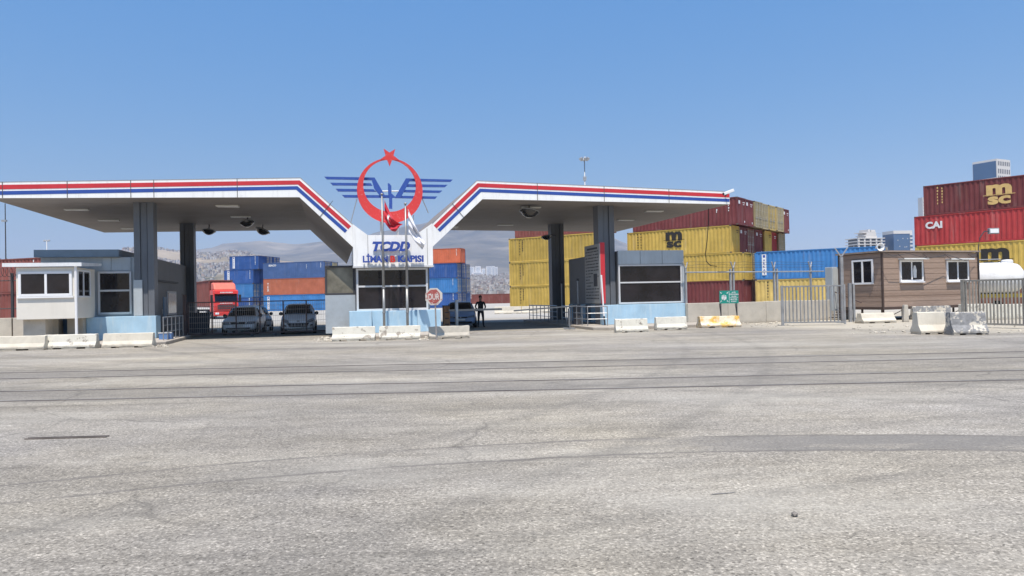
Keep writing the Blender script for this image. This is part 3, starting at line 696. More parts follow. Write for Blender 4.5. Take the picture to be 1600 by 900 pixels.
def barrier(label, px0, px1, pyb, pyt, m, rz=None, wb=.2, extra=0, i=[0]):
    i[0] += 1; a, b = G(px0, pyb), G(px1, pyb); c = G((px0 + px1) / 2, pyb); L = abs(b.x - a.x) / math.cos(rz or 0) + extra; D = c.y
    h = P((px0 + px1) / 2, pyt, D + .15).z
    o = barrier_mesh(L, max(.3, h), i[0], wb).build('concrete_barrier', m, bevel=.012)
    r_ = math.atan2(b.y - a.y, b.x - a.x) if rz is None else rz
    o.location = (c.x, c.y + wb, 0); o.rotation_euler = (0, 0, r_); return tag(o, label, 'barrier', GB)
barrier('plain cream concrete barrier cut by the left edge of the photo', -40, 54, 548.5, 525.5, M_BARRC, R(3))
barrier('scribbled whitewashed barrier in front of the cream booth', 75, 140, 545.5, 522.5, M_BARR, R(3))
barrier('plain pale barrier in front of the left sky blue base', 166, 230, 543.5, 520.5, M_BARRC, R(3))
barrier('whitewashed barrier left of the two flagpoles', 521, 582, 533, 510.5, M_BARR, R(4))
barrier('whitewashed barrier standing right in front of the two flagpoles', 594, 654, 531, 509, M_BARR, R(5))
barrier('greyish bare barrier beside the stop sign', 671, 731, 529.5, 509.5, M_CONC, R(12))
barrier('whitewashed barrier below the notice board, left of its twin', 960, 1015, 519.5, 498, M_BARR, R(8))
barrier('whitewashed barrier at the right corner of the right kiosk', 1022, 1077, 515.5, 495, M_BARR, R(10))
barrier('low barrier with faded yellow paint below the green sign', 1090, 1163, 512, 494, M_BARRY, R(4), .4)
barrier('long low cream block in front of the brown cabin', 1338, 1410, 505, 489, M_BARRC, R(8), .38)
barrier('pale barrier with flaking grey paint under the brown cabin', 1414, 1502, 499, 478, M_BARRG, R(6))
barrier('big cream barrier nearest the camera at the right', 1433, 1487, 522.5, 487.5, M_BARRC, R(2), .34)
barrier('big barrier with badly flaked grey paint, before the right gate', 1485, 1553, 523.5, 487.5, M_BARRG, R(-2), .34)
# rubble and dust heaps by the kerbs
rb = MB()
for i in range(420):
    c = rnd.random()
    if c < .3: p = G(rnd.uniform(1330, 1600), rnd.uniform(500, 522))
    elif c < .45: p = G(rnd.uniform(1160, 1240), rnd.uniform(503, 511))
    elif c < .65: p = G(rnd.gauss(512, 8), rnd.uniform(527, 534))
    elif c < .8: p = G(rnd.uniform(655, 672), rnd.uniform(526, 532))
    else: p = G(rnd.uniform(236, 262), rnd.uniform(537, 543))
    rb.add(*rock((p.x, p.y, .012), rnd.choice((.02, .03, .03, .05, .08)), i))
tag(rb.build('rubble', mat('pale_rubble', (.45, .41, .34), .95, .35, 3)), kind='stuff')

# ---------------------------------------------------------------- stop sign, flagpoles, flags
p = G(682, 531)
t = thing('stop_sign', 'peeling red and white octagonal stop sign on a thin pole', 'road sign', p, R(-3))
MB().tube([(0, 0, 0), (-.02, 0, 1.45)], .03, 8).build('pole', mat('dirty_sign_pole', (.3, .27, .25), .6, .3, 6), t)
c = P(678, 463.5, p.y - .04); rr = .37
octo = lambda r, dx=0: [(c.x - p.x + dx + r * math.cos(R(22.5 + 45 * i)), c.z + r * math.sin(R(22.5 + 45 * i))) for i in range(8)]
MB().prism_xz(octo(rr), -.045, -.03).build('plate', peel('peeling_white_sign', (.58, .54, .49), (.42, .28, .25), .55, .03, 4, False), t)
q = octo(.29); q = [(x + rnd.uniform(-.03, .03), z + rnd.uniform(-.03, .03)) for x, z in q]; mb = MB().prism_xz(q, -.049, -.046)
fc = mb.build('red_face', peel('peeling_red_sign', (.38, .1, .09), (.56, .45, .41), .55, .02, 5, False), t)
mb = MB(); put_text(mb, 'DUR', .24, lambda x, y, d: (c.x - p.x + x, -.0495 - d, c.z - .12 + y), .03, 0, .44, .002); mb.build('lettering', peel('peeling_letter', (.62, .57, .53), (.42, .12, .1), .56, .03, 6, False), fc)
M_FLAGPOLE = mat('flagpole_steel', (.3, .3, .29), .4, .1, 3, metal=.4)
FG = 'flagpoles before the centre kiosk'
def flagpole(label, pxb, pxt, pyt):
    D = 32.9; b = P(pxb, 512, D); tp = P(pxt, pyt, D)
    t = thing('flagpole', label, 'flagpole', (b.x, b.y, .15), 0, FG)
    q = MB(); q.tube([(0, 0, 0), (0, 0, 2.0)], .06, 12); q.build('pole_sleeve', M_FLAGPOLE, t, smooth=True)
    MB().tube([(0, 0, 2.0), (0, 0, tp.z - .15)], .048, 12, .036).build('pole', M_FLAGPOLE, t, smooth=True)
    q = MB(); q.lathe((0, 0, tp.z - .15), (0, 0, 1), [(.02, 0), (.06, .02), (.07, .05), (.05, .09), (.01, .1)], 12); q.build('finial', M_FLAGPOLE, t, smooth=True)
    for z in (.9, 2.0): MB().lathe((0, 0, z), (0, 0, 1), [(.058, 0), (.078, .01), (.078, .05), (.058, .06)], 12).build('collar', M_CHROME, t)
    MB().tube([(.07, -.03, .9), (.06, -.03, tp.z - .25)], .006, 5).build('halyard', M_DARK, t)
    return b, tp
pA, tA = flagpole('left steel flagpole carrying the red flag', 600.5, 597, 305)
pB, tB = flagpole('right steel flagpole carrying the white flag', 637, 632.5, 320)
def flag_mat(name, base, kind):
    k = NT(name); v = k.coord(rand=False)
    k.l(k.ramp(k.noise(v, 3, 4), [(.3, tuple(x * .85 for x in base)), (.7, base)]), k.b.inputs['Base Color']); k.b.inputs['Roughness'].default_value = .8
    k.b.inputs['Sheen Weight'].default_value = .2; return k.m
D = pA.y
def flagfn(A, B, E0, E1, amp, sag, ph):
    def fn(s_, t_):
        h = A.lerp(B, t_); e = E0.lerp(E1, t_); q = h.lerp(e, s_); q = q.copy()
        q.z -= sag * math.sin(math.pi * s_) * (1 - .6 * t_)
        q.y += amp * math.sin(9 * s_ + 5 * t_ + ph) * min(1, s_ * 2.5) + .4 * amp * math.sin(17 * t_ + 6 * s_)
        return q
    return fn
off = Vector((.07, -.05, 0))
fnR = flagfn(P(598.5, 313, D) + off, P(599, 347, D) + off, P(627, 350, D) + off, P(615, 362, D) + off, .09, .3, 0)
fl = thing('red_flag', 'red national flag with white crescent hanging limp from its pole', 'flag', (pA.x, pA.y, 0))
mb = MB(); mb.grid(fnR, 30, 20); mb.xf(lambda x, y, z: (x - pA.x, y - pA.y, z)); mb.build('cloth', flag_mat('red_flag_cloth', (.55, .012, .03), 0), fl, smooth=True, solid=.006)
# crescent drawn as cloth lying on the folds
mb = MB(); cc_, n = (.36, .42), 24
for side in (-.012,):
    vs = []
    for i in range(n + 1):
        a = R(60 + 240 * i / n)
        for r_, ox in ((.26, 0), (.21, .05)):
            q = fnR(cc_[0] + ox + r_ * .62 * math.cos(a), cc_[1] + r_ * math.sin(a)); vs.append((q.x - pA.x, q.y + side - pA.y, q.z))
    mb.add(vs, [(2 * i, 2 * i + 1, 2 * i + 3, 2 * i + 2) for i in range(n)])
mb.build('crescent', M_FADED, fl)
fnW = flagfn(P(635.5, 327, D) + off, P(636.5, 363, D) + off, P(663, 381, D) + off, P(657, 390, D) + off, .1, .1, 1)
fl = thing('white_flag', 'white flag with small dark writing hanging limp from its pole', 'flag', (pB.x, pB.y, 0))
mb = MB(); mb.grid(fnW, 30, 20); mb.xf(lambda x, y, z: (x - pB.x, y - pB.y, z)); mb.build('cloth', flag_mat('white_flag_cloth', (.78, .78, .82), 0), fl, smooth=True, solid=.006)
mb = MB()
for i in range(9):
    s0 = .3 + i * .05; vs = []
    for s_, t_ in ((s0, .35), (s0 + .03, .35), (s0 + .03, .35 + rnd.uniform(.06, .14)), (s0, .35 + rnd.uniform(.06, .14))):
        q = fnW(s_, t_); vs.append((q.x - pB.x, q.y - .014 - pB.y, q.z))
    mb.add(vs, [(0, 1, 2, 3)])
mb.build('printed_line', mat('navy_print', (.04, .05, .15)), fl)

# ---------------------------------------------------------------- lane furniture
def railing(label, pts, h=.95, m=None, n=None, mids=(.35, .65), name='handrail', z0=.15):
    W = [O + U * u + V * v for u, v in pts]; base = W[0]
    t = thing(name, label, 'railing', (base.x, base.y, z0), 0, 'steel handrails on the islands')
    top = MB(); 
    for a, b in zip(W, W[1:]):
        a_, b_ = a - base, b - base
        top.tube([(a_.x, a_.y, h), (b_.x, b_.y, h)], .03, 8)
        for q in mids: MB().tube([(a_.x, a_.y, h * q), (b_.x, b_.y, h * q)], .018, 6).build('mid_rail', m or M_CHROME, t)
        k_ = max(1, round((b - a).length / .8))
        for i in range(k_ + 1):
            if i == 0 and a is not W[0]: continue
            c = a_.lerp(b_, i / k_); MB().tube([(c.x, c.y, 0), (c.x, c.y, h)], .024, 8).build('post', m or M_CHROME, t)
    top.build('top_rail', m or M_CHROME, t); return t
railing('bright steel handrail on the left island by the sky blue base', [(-15.2, -.9), (-15.15, 3.0)])
railing('long steel handrail deep in the right lane', [(3.8, 5.2), (3.8, 11.2)])
railing('steel handrail at the front corner of the right island', [(3.8, 4.3), (3.8, .1), (4.75, -.1)])
q = O + U * 3.1 + V * .9
t = thing('crowd_barrier', 'portable tubular steel barrier standing at the right island kerb', 'crowd barrier', (q.x, q.y, 0), YAW + R(75))
fr = MB(); fr.tube([(-.7, 0, .12), (-.7, 0, .92), (-.64, 0, 1.0), (.64, 0, 1.0), (.7, 0, .92), (.7, 0, .12)], .022, 8); fr.tube([(-.7, 0, .15), (.7, 0, .15)], .02, 8); fr.build('frame', M_CHROME, t)
for i in range(1, 8): MB().tube([(-.7 + i * .175, 0, .15), (-.7 + i * .175, 0, 1.0)], .01, 6).build('upright', M_CHROME, t)
for x in (-.55, .55): MB().bar((x, -.28, .03), (x, .28, .03), .05, .05).build('foot', M_CHROME, t)
q = O + U * -2.65 + V * 3.6
bc = thing('barrier_machine', 'rusty orange boom barrier cabinet with raised striped arm across the lane', 'boom barrier', (q.x, q.y, 0), YAW)
MB().box((-.17, -.17, 0), (.17, .17, 1.25)).build('cabinet', mat('faded_orange', (.3, .15, .07), .6, .3, 3, dirt=.5), bc, bevel=.02)
MB().box((-.19, -.19, 1.252), (.19, .19, 1.29)).build('cap', M_DARK, bc)
mb = MB(); [mb.box((-.1, -.176, z), (.1, -.171, z + .05)) for z in (.3, .6, .9)]; mb.build('vent', M_DARK, bc)
arm = MB().box((.1, -.23, .98), (2.9, -.178, 1.08)).build('boom_arm', mat('dull_boom', (.33, .31, .28), .5, .2, 4), bc)
q = O + U * 3.95 + V * 2.2
bc = thing('barrier_machine', 'dark boom barrier cabinet on the right island with slightly lifted arm', 'boom barrier', (q.x, q.y, .15), YAW)
MB().box((-.16, -.16, 0), (.16, .16, 1.05)).build('cabinet', M_DARK, bc, bevel=.02); MB().bar((-.05, -.2, .98), (-3.4, -.2, .8), .08, .07).build('boom_arm', mat('dull_boom', (.33, .31, .28)), bc)
q = P(714, 512, 38.3)
t = thing('bollard', 'white round post beside the blue car', 'post', (q.x, q.y, 0)); MB().tube([(0, 0, 0), (0, 0, 1.5)], .085, 12).build('shaft', M_FADED, t, smooth=True)
MB().lathe((0, 0, 1.5), (0, 0, 1), [(.09, 0), (.09, .02), (.05, .06), (.01, .07)], 12).build('cap', M_FADED, t)
# posts and pipes in the dark of the right island
for lab, u, v, h in (('tall thin steel post deepest among the right lane railings', 4.4, 6.2, 2.2), ('thin steel post standing near the notice board in the lane', 4.5, 3.6, 2.3)):
    q = O + U * u + V * v; t = thing('signal_post', lab, 'post', (q.x, q.y, .15), YAW); MB().tube([(0, 0, 0), (0, 0, h)], .04, 8).build('shaft', M_GALV, t)
    MB().box((-.06, -.06, h), (.06, .06, h + .12)).build('reader_box', M_DARK, t, bevel=.015)
q = O + U * -15.0 + V * .2; t = thing('plastic_crate', 'small blue and white plastic crate on the left kerb', 'crate', (q.x - .25, q.y - .2, .15), .2)
cr = MB(); cr.box((-.25, -.18, 0), (.25, .18, .02)); [cr.box(a, b) for a, b in (((-.25, -.18, .02), (.25, -.16, .26)), ((-.25, .16, .02), (.25, .18, .26)), ((-.25, -.16, .02), (-.23, .16, .26)), ((.23, -.16, .02), (.25, .16, .26)))]
cr.build('tub', mat('blue_plastic', (.12, .22, .42), .5), t); MB().box((-.27, -.2, .262), (.27, -.15, .3)).build('rim', M_FADED, t)

# sliding mesh gate across the left lane
q0 = O + U * -15.05 + V * 3.6
sg = thing('sliding_gate', 'brown welded mesh sliding gate closing the left lane', 'gate', (q0.x, q0.y, 0), YAW)
GW = 6.55; H0, H1 = .14, 1.72
fr = MB(); fr.box((0, -.03, H0), (GW, .03, H0 + .07)); fr.box((0, -.025, H1 - .05), (GW, .025, H1))
fr.box((0, -.03, H0 + .07), (.06, .03, H1 - .05)); fr.box((GW - .06, -.03, H0 + .07), (GW, .03, H1 - .05)); fr.build('frame', M_RUST, sg)
for i in range(1, 6):
    x = GW * i / 6; MB().box((x - .03, -.028, H0 + .072), (x + .03, .028, H1 - .052)).build('upright', M_RUST, sg)
mb = MB(); n = 74
for i in range(1, n):
    x = GW * i / n; mb.tube([(x, .0, H0 + .07), (x, .0, H1 - .05)], .006, 5)
for z in (.45, .72, 1.0, 1.28, 1.5): mb.tube([(.05, .012, z), (GW - .05, .012, z)], .008, 5)
mb.build('mesh_panel', mat('mesh_wire', (.36, .32, .28), .5, .2, 4), sg)
for x in (2.9, 4.0): MB().lathe((x, -.03, .07), (0, 1, 0), [(.03, 0), (.075, .005), (.075, .045), (.03, .05)], 14).build('wheel', M_DARK, sg)
for lab, x, h in (('brown square gate post left of the sliding gate', -.12, 2.05), ('taller brown gate post right of the sliding gate', GW + .12, 2.3)):
    q = q0 + U * x; t = thing('gate_post', lab, 'post', (q.x, q.y, 0), YAW); MB().box((-.075, -.075, 0), (.075, .075, h)).build('shaft', M_RUST, t); MB().box((-.085, -.085, h + .001), (.085, .085, h + .02)).build('cap', M_RUST, t)
q = P(309, 522, 38.5); t = thing('waste_bin', 'dark blue waste bin standing behind the sliding gate', 'bin', (q.x, q.y, 0), YAW)
MB().prism_xz([(-.5, .12), (.5, .12), (.58, 1.1), (-.58, 1.1)], -.4, .4).build('tub', mat('dark_bin_plastic', (.025, .03, .045), .5), t, bevel=.03); MB().box((-.62, -.45, 1.102), (.62, .45, 1.18)).build('lid', M_BLACK, t, bevel=.03)
for x in (-.4, .4): MB().lathe((x, -.36, .07), (1, 0, 0), [(.02, 0), (.07, .005), (.07, .04), (.02, .045)], 12).build('wheel', M_BLACK, t)
# ---------------------------------------------------------------- vehicles
from mathutils.bvhtree import BVHTree
M_CARLAMP = mat('headlamp_glass', (.22, .24, .27), .1)
def car(label, px, pyb, D, rz, paint, kind, plate=True, H=1.0):
    c = P(px, pyb, D); t = thing('parked_car', label, 'car', (c.x, c.y, 0), rz, 'cars waiting at the gate')
    st = [(0.0, .60, .30, .56, .62), (.07, .74, .24, .64, .70), (.28, .83, .2, .73, .80), (.8, .865, .2, .83, .91), (1.15, .87, .2, .90, .985), (2.4, .87, .2, .94, .98), (3.5, .86, .2, .96, 1.0), (4.0, .8, .24, .93, .97), (4.12, .70, .3, .85, .9)]
    mb = MB(); vs = []
    for y, hw, zb, zs, zt in st:
        half = [(0, zb), (hw * .85, zb), (hw * .97, zb + .1), (hw, zb + (zs - zb) * .55), (hw * .985, zs - .05), (hw * .92, zs), (hw * .55, zt - .012), (0, zt)]
        ring = half + [(-x, z) for x, z in half[-2:0:-1]]; n = len(ring); vs += [(x, y, z * H) for x, z in ring]
    fs = [(i * n + k, i * n + (k + 1) % n, (i + 1) * n + (k + 1) % n, (i + 1) * n + k) for i in range(len(st) - 1) for k in range(n)]
    fs += [tuple(range(n)), tuple(range(len(st) * n - 1, (len(st) - 1) * n - 1, -1))]; mb.add(vs, fs)
    body = mb.build('body', paint, t, smooth=True, sub=2)
    bv = BVHTree.FromPolygons([Vector(v) for v in mb.v], mb.f)
    def front(name, poly, m, off=.035, parent=None, n=8):
        "panel laid on the nose: polygon in (x,z) pressed on the body from the front"
        xs_ = [p_[0] for p_ in poly]; b = bmesh.new(); fce = b.faces.new([b.verts.new((x, 0, z)) for x, z in poly])
        bmesh.ops.triangulate(b, faces=b.faces[:]); bmesh.ops.subdivide_edges(b, edges=b.edges[:], cuts=3, use_grid_fill=True)
        g_ = MB(); pts = []
        for v in b.verts:
            h = bv.ray_cast(Vector((v.co.x, -3, v.co.z * H)), Vector((0, 1, 0))); y = h[0].y if h[0] else .3
            pts.append((v.co.x, y - off, v.co.z * H))
        for i, v in enumerate(b.verts): v.index = i
        g_.add(pts, [tuple(v.index for v in f_.verts) for f_ in b.faces]); b.free()
        return g_.build(name, m, parent or t, smooth=True, solid=.02)
    # greenhouse
    lv = [(.90, 1.08, 3.92, .815), (1.0, 1.22, 3.88, .79), (1.36, 1.80, 3.58, .635), (1.425, 1.98, 3.4, .57), (1.455, 2.3, 3.1, .40)]
    gh = MB(); vs = []
    for z, y0, y1, hw in lv:
        ring = [(0, y0 - .04), (hw * .7, y0), (hw * .95, y0 + .1), (hw, y0 + .35), (hw, (y0 + y1) / 2), (hw * .98, y1 - .25), (hw * .85, y1 - .03), (0, y1 + .03)]
        ring = ring + [(-x, y) for x, y in ring[-2:0:-1]]; m_ = len(ring); vs += [(x, y, z * H) for x, y in ring]
    gh.add(vs, [(i * m_ + k, i * m_ + (k + 1) % m_, (i + 1) * m_ + (k + 1) % m_, (i + 1) * m_ + k) for i in range(len(lv) - 1) for k in range(m_)] + [tuple(range((len(lv) - 1) * m_, len(lv) * m_))])
    gh.build('roof', paint, t, smooth=True)
    gm = glass('car_glass', (.012, .013, .015), .5, .05)
    def shell(name, fn, nu=8, nv=4): return MB().grid(fn, nu, nv).build(name, gm, t, smooth=True, solid=.01)
    def ws(u, v):
        x = (u - .5) * 2; hw = (.70 + (.545 - .70) * v); y = 1.13 + (1.80 - 1.13) * v; z = .945 + (1.375 - .945) * v
        return (x * hw, y - .045 + .07 * x * x - .015, z * H + .012)
    shell('windscreen', ws)
    for sgn in (-1, 1):
        shell('side_window', lambda u, v: (sgn * (.80 - .16 * v + .012), 1.62 + .28 * v + u * (1.95 - .55 * v), (.99 + .36 * v) * H), 4, 3)
    shell('rear_window', lambda u, v: ((u - .5) * 2 * (.64 - .12 * v), 3.93 - .33 * v + .02, (1.0 + .36 * v) * H), 4, 3)
    for sgn in (-1, 1):
        mr = MB(); mr.lathe((sgn * .90, 1.40, .97 * H), (sgn * .2, -1, 0), [(.02, -.12), (.075, -.1), (.1, -.02), (.095, .03), (.06, .05)], 12); mr.bar((sgn * .70, 1.44, .93 * H), (sgn * .90, 1.42, .96 * H), .07, .06)
        mr.build('wing_mirror', M_BLACK, t, smooth=True)
        for y in (.78, 3.32):
            w_ = MB().lathe((sgn * .70, y, .31), (sgn, 0, 0), [(.2, 0), (.30, .0), (.315, .02), (.315, .16), (.30, .18), (.2, .185)], 20).build('tyre', M_TYRE, t, smooth=False)
            MB().lathe((sgn * .70, y, .31), (sgn, 0, 0), [(.05, .17), (.2, .19), (.205, .15)], 12).build('rim', M_RIM, w_)
    if kind == 'astra':
        for s_ in (-1, 1): front('headlight', [(s_ * .40, .57), (s_ * .80, .57), (s_ * .82, .70), (s_ * .44, .68)], M_CARLAMP)
        front('grille', [(-.34, .56), (.34, .56), (.38, .67), (-.38, .67)], M_BLACK); front('emblem', [(-.05, .615), (.05, .615), (.05, .66), (-.05, .66)], M_CHROME, .055)
        front('bumper_intake', [(-.55, .31), (.55, .31), (.6, .37), (-.6, .37)], M_BLACK); front('number_plate', [(-.26, .43), (.26, .43), (.26, .53), (-.26, .53)], M_FADED, .055)
        front('bumper_strip', [(-.7, .55), (.7, .55), (.7, .572), (-.7, .572)], M_DARK, .02)
    elif kind == 'mouth':
        for s_ in (-1, 1):
            front('headlight', [(s_ * .42, .555), (s_ * .64, .57), (s_ * .82, .68), (s_ * .76, .76), (s_ * .50, .67)], M_CARLAMP)
            front('fog_lamp', [(s_ * .58, .36), (s_ * .71, .38), (s_ * .72, .47), (s_ * .6, .44)], M_BLACK)
        front('grille', [(-.42, .35), (.42, .35), (.54, .53), (-.54, .53)], M_BLACK)
        mb = MB(); 
        for x in (-.3, -.15, 0, .15, .3): front('grille_bar', [(x - .015, .36), (x + .015, .36), (x + .015, .52), (x - .015, .52)], M_RIM, .055)
        front('emblem', [(-.06, .60), (-.03, .585), (.03, .585), (.06, .60), (.06, .655), (.02, .67), (-.05, .66)], M_CHROME, .055)
        front('number_plate', [(-.26, .245), (.26, .245), (.26, .335), (-.26, .335)], M_FADED, .06)
    else:
        for s_ in (-1, 1): front('headlight', [(s_ * .38, .58), (s_ * .74, .60), (s_ * .74, .70), (s_ * .42, .66)], M_CARLAMP)
        front('grille', [(-.36, .56), (.36, .56), (.38, .63), (-.38, .63)], M_BLACK); front('emblem', [(0, .55), (.05, .6), (0, .65), (-.05, .6)], M_CHROME, .055)
        front('bumper_intake', [(-.6, .29), (.6, .29), (.62, .37), (-.62, .37)], M_BLACK); front('number_plate', [(-.26, .42), (.26, .42), (.26, .52), (-.26, .52)], M_FADED, .055)
    return t
M_SILVER = mat('silver_car_paint', (.8, .82, .84), .3, .04, 1, metal=.0, dirt=.1)
M_SILVER2 = mat('grey_silver_car_paint', (.55, .58, .62), .3, .04, 1)
M_CARBLUE = mat('blue_grey_car_paint', (.25, .34, .5), .3, .05, 1)
car('silver hatchback with wide grille, parked behind the gate at its left', 372, 524, 37.9, R(10), M_SILVER, 'astra')
car('grey car half hidden behind the silver hatchback, next to it', 404, 519, 42.2, R(26), M_SILVER2, 'plain')
car('silver car with big mouth grille alone in the lane right half', 466, 522, 37.6, R(14), M_SILVER, 'mouth', H=1.06)
car('blue car with open-looking bonnet edge, waiting beside the orange cabinet', 720, 513, 40.6, R(4), M_CARBLUE, 'plain')['label'] = 'blue car waiting in the right lane beside the orange cabinet'

M_TRUCKRED = mat('truck_red', (.62, .045, .04), .35, .08, 1)
def wheelset(t, xs_, y, r=.5, wd=.3):
    for x in xs_:
        a = MB().lathe((x, y, r), (1, 0, 0), [(r * .6, -wd / 2), (r * .97, -wd / 2), (r, -wd / 2 + .03), (r, wd / 2 - .03), (r * .97, wd / 2), (r * .6, wd / 2)], 20).build('tyre', M_TYRE, t)
        MB().lathe((x, y, r), (1, 0, 0), [(.1, -wd / 2 - .02), (r * .6, -wd / 2 - .01), (r * .6, wd / 2 + .01), (.1, wd / 2 + .02)], 16).build('rim', M_RIM, a)
def truck_cab(t, m, H=3.0, deflector=True):
    b = MB(); b.prism_yz([(.05, .75), (.0, 1.3), (.08, 1.75), (.32, H), (2.1, H), (2.1, .75)], -1.22, 1.22); b.build('cab', m, t, bevel=.07)
    f = MB(); f.grid(lambda u, v: ((u - .5) * 2.22, .055 + .19 * v + .03 * (2 * u - 1) ** 2 - .02, 1.82 + .82 * v), 6, 2); f.build('windscreen', M_GLASS, t, solid=.02)
    MB().prism_yz([(-.22, H - .42), (-.18, H - .1), (.3, H - .02), (.3, H - .3)], -1.15, 1.15).build('sun_visor', m, t, bevel=.02)
    mb = MB()
    for i in range(9): x = -.62 + i * .14; mb.box((x, -.235, H - .33), (x + .085, -.222, H - .2))
    mb.build('visor_lettering', M_FADED, t)
    for z in (1.02, 1.2, 1.38): MB().box((-.85, -.045, z), (.85, .06, z + .09)).build('grille_bar', M_DARK, t)
    mb = MB(); 
    for i in range(8): mb.box((-.62 + i * .16, -.02, 1.58), (-.62 + i * .16 + .1, .06, 1.66))
    mb.build('nameplate', M_FADED, t)
    MB().prism_yz([(-.08, .32), (-.1, .72), (.35, .745), (.35, .32)], -1.22, 1.22).build('bumper', m, t, bevel=.05)
    for s_ in (-1, 1):
        MB().box((s_ * .75, -.11, .48), (s_ * 1.12, .0, .68)).build('headlight', M_LAMP, t, bevel=.02)
        mr = MB(); mr.box((s_ * 1.3, .12, 1.7), (s_ * 1.52, .26, 2.5)); mr.bar((s_ * 1.2, .25, 2.45), (s_ * 1.4, .2, 2.45), .04); mr.bar((s_ * 1.2, .25, 1.8), (s_ * 1.4, .2, 1.8), .04); mr.build('mirror', M_BLACK, t)
        MB().box((s_ * 1.222, .5, 1.75), (s_ * 1.235, 1.4, 2.5)).build('side_window', M_GLASS, t)
    wheelset(t, (-1.05, 1.05), 1.25)
    if deflector: MB().prism_yz([(.35, H + .002), (.75, H + .62), (1.3, H + .78), (2.0, H + .78), (2.0, H + .002)], -1.1, 1.1)  .build('roof_deflector', mat('sunlit_truck_red', (.66, .15, .1), .5, .1), t, bevel=.12)  # deflector's paler red has the sunlight on it painted into the colour
    MB().box((-.45, 1.9, .75), (.45, 13.0, .95)).build('chassis', M_DARK, t)
tp = P(354, 498, 77); tr = thing('container_truck', 'red lorry with roof deflector carrying a container behind the left lane', 'truck', (tp.x, tp.y, 0), R(33))
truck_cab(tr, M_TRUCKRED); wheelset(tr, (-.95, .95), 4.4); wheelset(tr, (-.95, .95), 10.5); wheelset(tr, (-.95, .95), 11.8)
# yellow flatbed far behind the right lane
tp = P(794, 480, 116); ty = thing('flatbed_truck', 'yellow lorry with an empty flat bed passing in front of the far container', 'truck', (tp.x + 1, tp.y, 0), R(-86))
truck_cab(ty, mat('truck_yellow', (.7, .5, .04), .4, .08, 1), 2.85, False); wheelset(ty, (-.95, .95), 3.0); wheelset(ty, (-.95, .95), 9.6); MB().box((-1.2, 2.3, .96), (1.2, 12.5, 1.25)).build('bed', mat('bed_steel', (.3, .28, .25), .7), ty)

# ---------------------------------------------------------------- person
def person(label, px, pyf, D):
    c = P(px, pyf, D); t = Vector((c.x, c.y, 0))
    J = {'pel': (0, 0, .93, .125), 'wai': (0, 0, 1.08, .125), 'che': (0, -.01, 1.28, .145), 'nec': (0, .01, 1.46, .06), 'hd0': (0, -.01, 1.56, .075), 'hd1': (0, -.015, 1.66, .085), 'hd2': (0, 0, 1.73, .05)}
    E = [('pel', 'wai'), ('wai', 'che'), ('che', 'nec'), ('nec', 'hd0'), ('hd0', 'hd1'), ('hd1', 'hd2')]
    for s_, n in ((-1, 'l'), (1, 'r')):
        J.update({n + 'sh': (s_ * .19, 0, 1.40, .065), n + 'el': (s_ * .29, .05, 1.14, .045), n + 'wr': (s_ * .2, -.1, .99, .032), n + 'ha': (s_ * .15, -.14, .97, .035),
                  n + 'hi': (s_ * .1, 0, .90, .1), n + 'kn': (s_ * .13, -.02, .5, .065), n + 'an': (s_ * .15, .02, .09, .045), n + 'to': (s_ * .17, -.16, .045, .04)})
        E += [('che', n + 'sh'), (n + 'sh', n + 'el'), (n + 'el', n + 'wr'), (n + 'wr', n + 'ha'), ('pel', n + 'hi'), (n + 'hi', n + 'kn'), (n + 'kn', n + 'an'), (n + 'an', n + 'to')]
    ks = list(J); me = bpy.data.meshes.new('person'); me.from_pydata([J[k_][:3] for k_ in ks], [(ks.index(a), ks.index(b)) for a, b in E], [])
    o = bpy.data.objects.new('tmp', me); COL.objects.link(o)
    o.modifiers.new('skin', 'SKIN'); 
    if not me.skin_vertices: 
        bm = bmesh.new(); bm.from_mesh(me); bm.verts.layers.skin.verify(); bm.to_mesh(me); bm.free()
    for i, k_ in enumerate(ks):
        sv = me.skin_vertices[0].data[i]; r_ = J[k_][3]; sv.radius = (r_ * 1.25, r_ * .85) if k_ in ('che', 'wai', 'pel') else (r_, r_); sv.use_root = k_ == 'pel'
    q = o.modifiers.new('sub', 'SUBSURF'); q.levels = 2
    bpy.context.view_layer.update(); m2 = bpy.data.meshes.new_from_object(o.evaluated_get(bpy.context.evaluated_depsgraph_get())); bpy.data.objects.remove(o)
    b = bpy.data.objects.new('person', m2); COL.objects.link(b); b.location = t; b.rotation_euler = (0, 0, R(15))
    m2.materials.clear()
    for m in (mat('skin', (.32, .18, .12), .6), mat('black_shirt', (.018, .017, .02), .85), mat('dark_trousers', (.02, .02, .025), .85), mat('black_shoes', (.012, .012, .012), .6)): m2.materials.append(m)
    for p_ in m2.polygons:
        z = p_.center.z; x = abs(p_.center.x); p_.use_smooth = True
        p_.material_index = 3 if z < .09 else (2 if z < .95 and not (p_.center.y < -.11 and z > .9) else (0 if z > 1.47 or (p_.center.y < -.1 and z < 1.03) else 1))
    hr = MB(); hr.lathe((0, .012, 1.64), (0, .25, 1), [(.082, 0), (.094, .05), (.085, .1), (.05, .135), (.01, .145)], 16); hr.build('hair', mat('dark_hair', (.01, .009, .008), .8), b, smooth=True)
    tag(b, label, 'person'); return b
person('man in dark clothes standing with bent arms beside the blue car', 751.5, 511, 41.2)

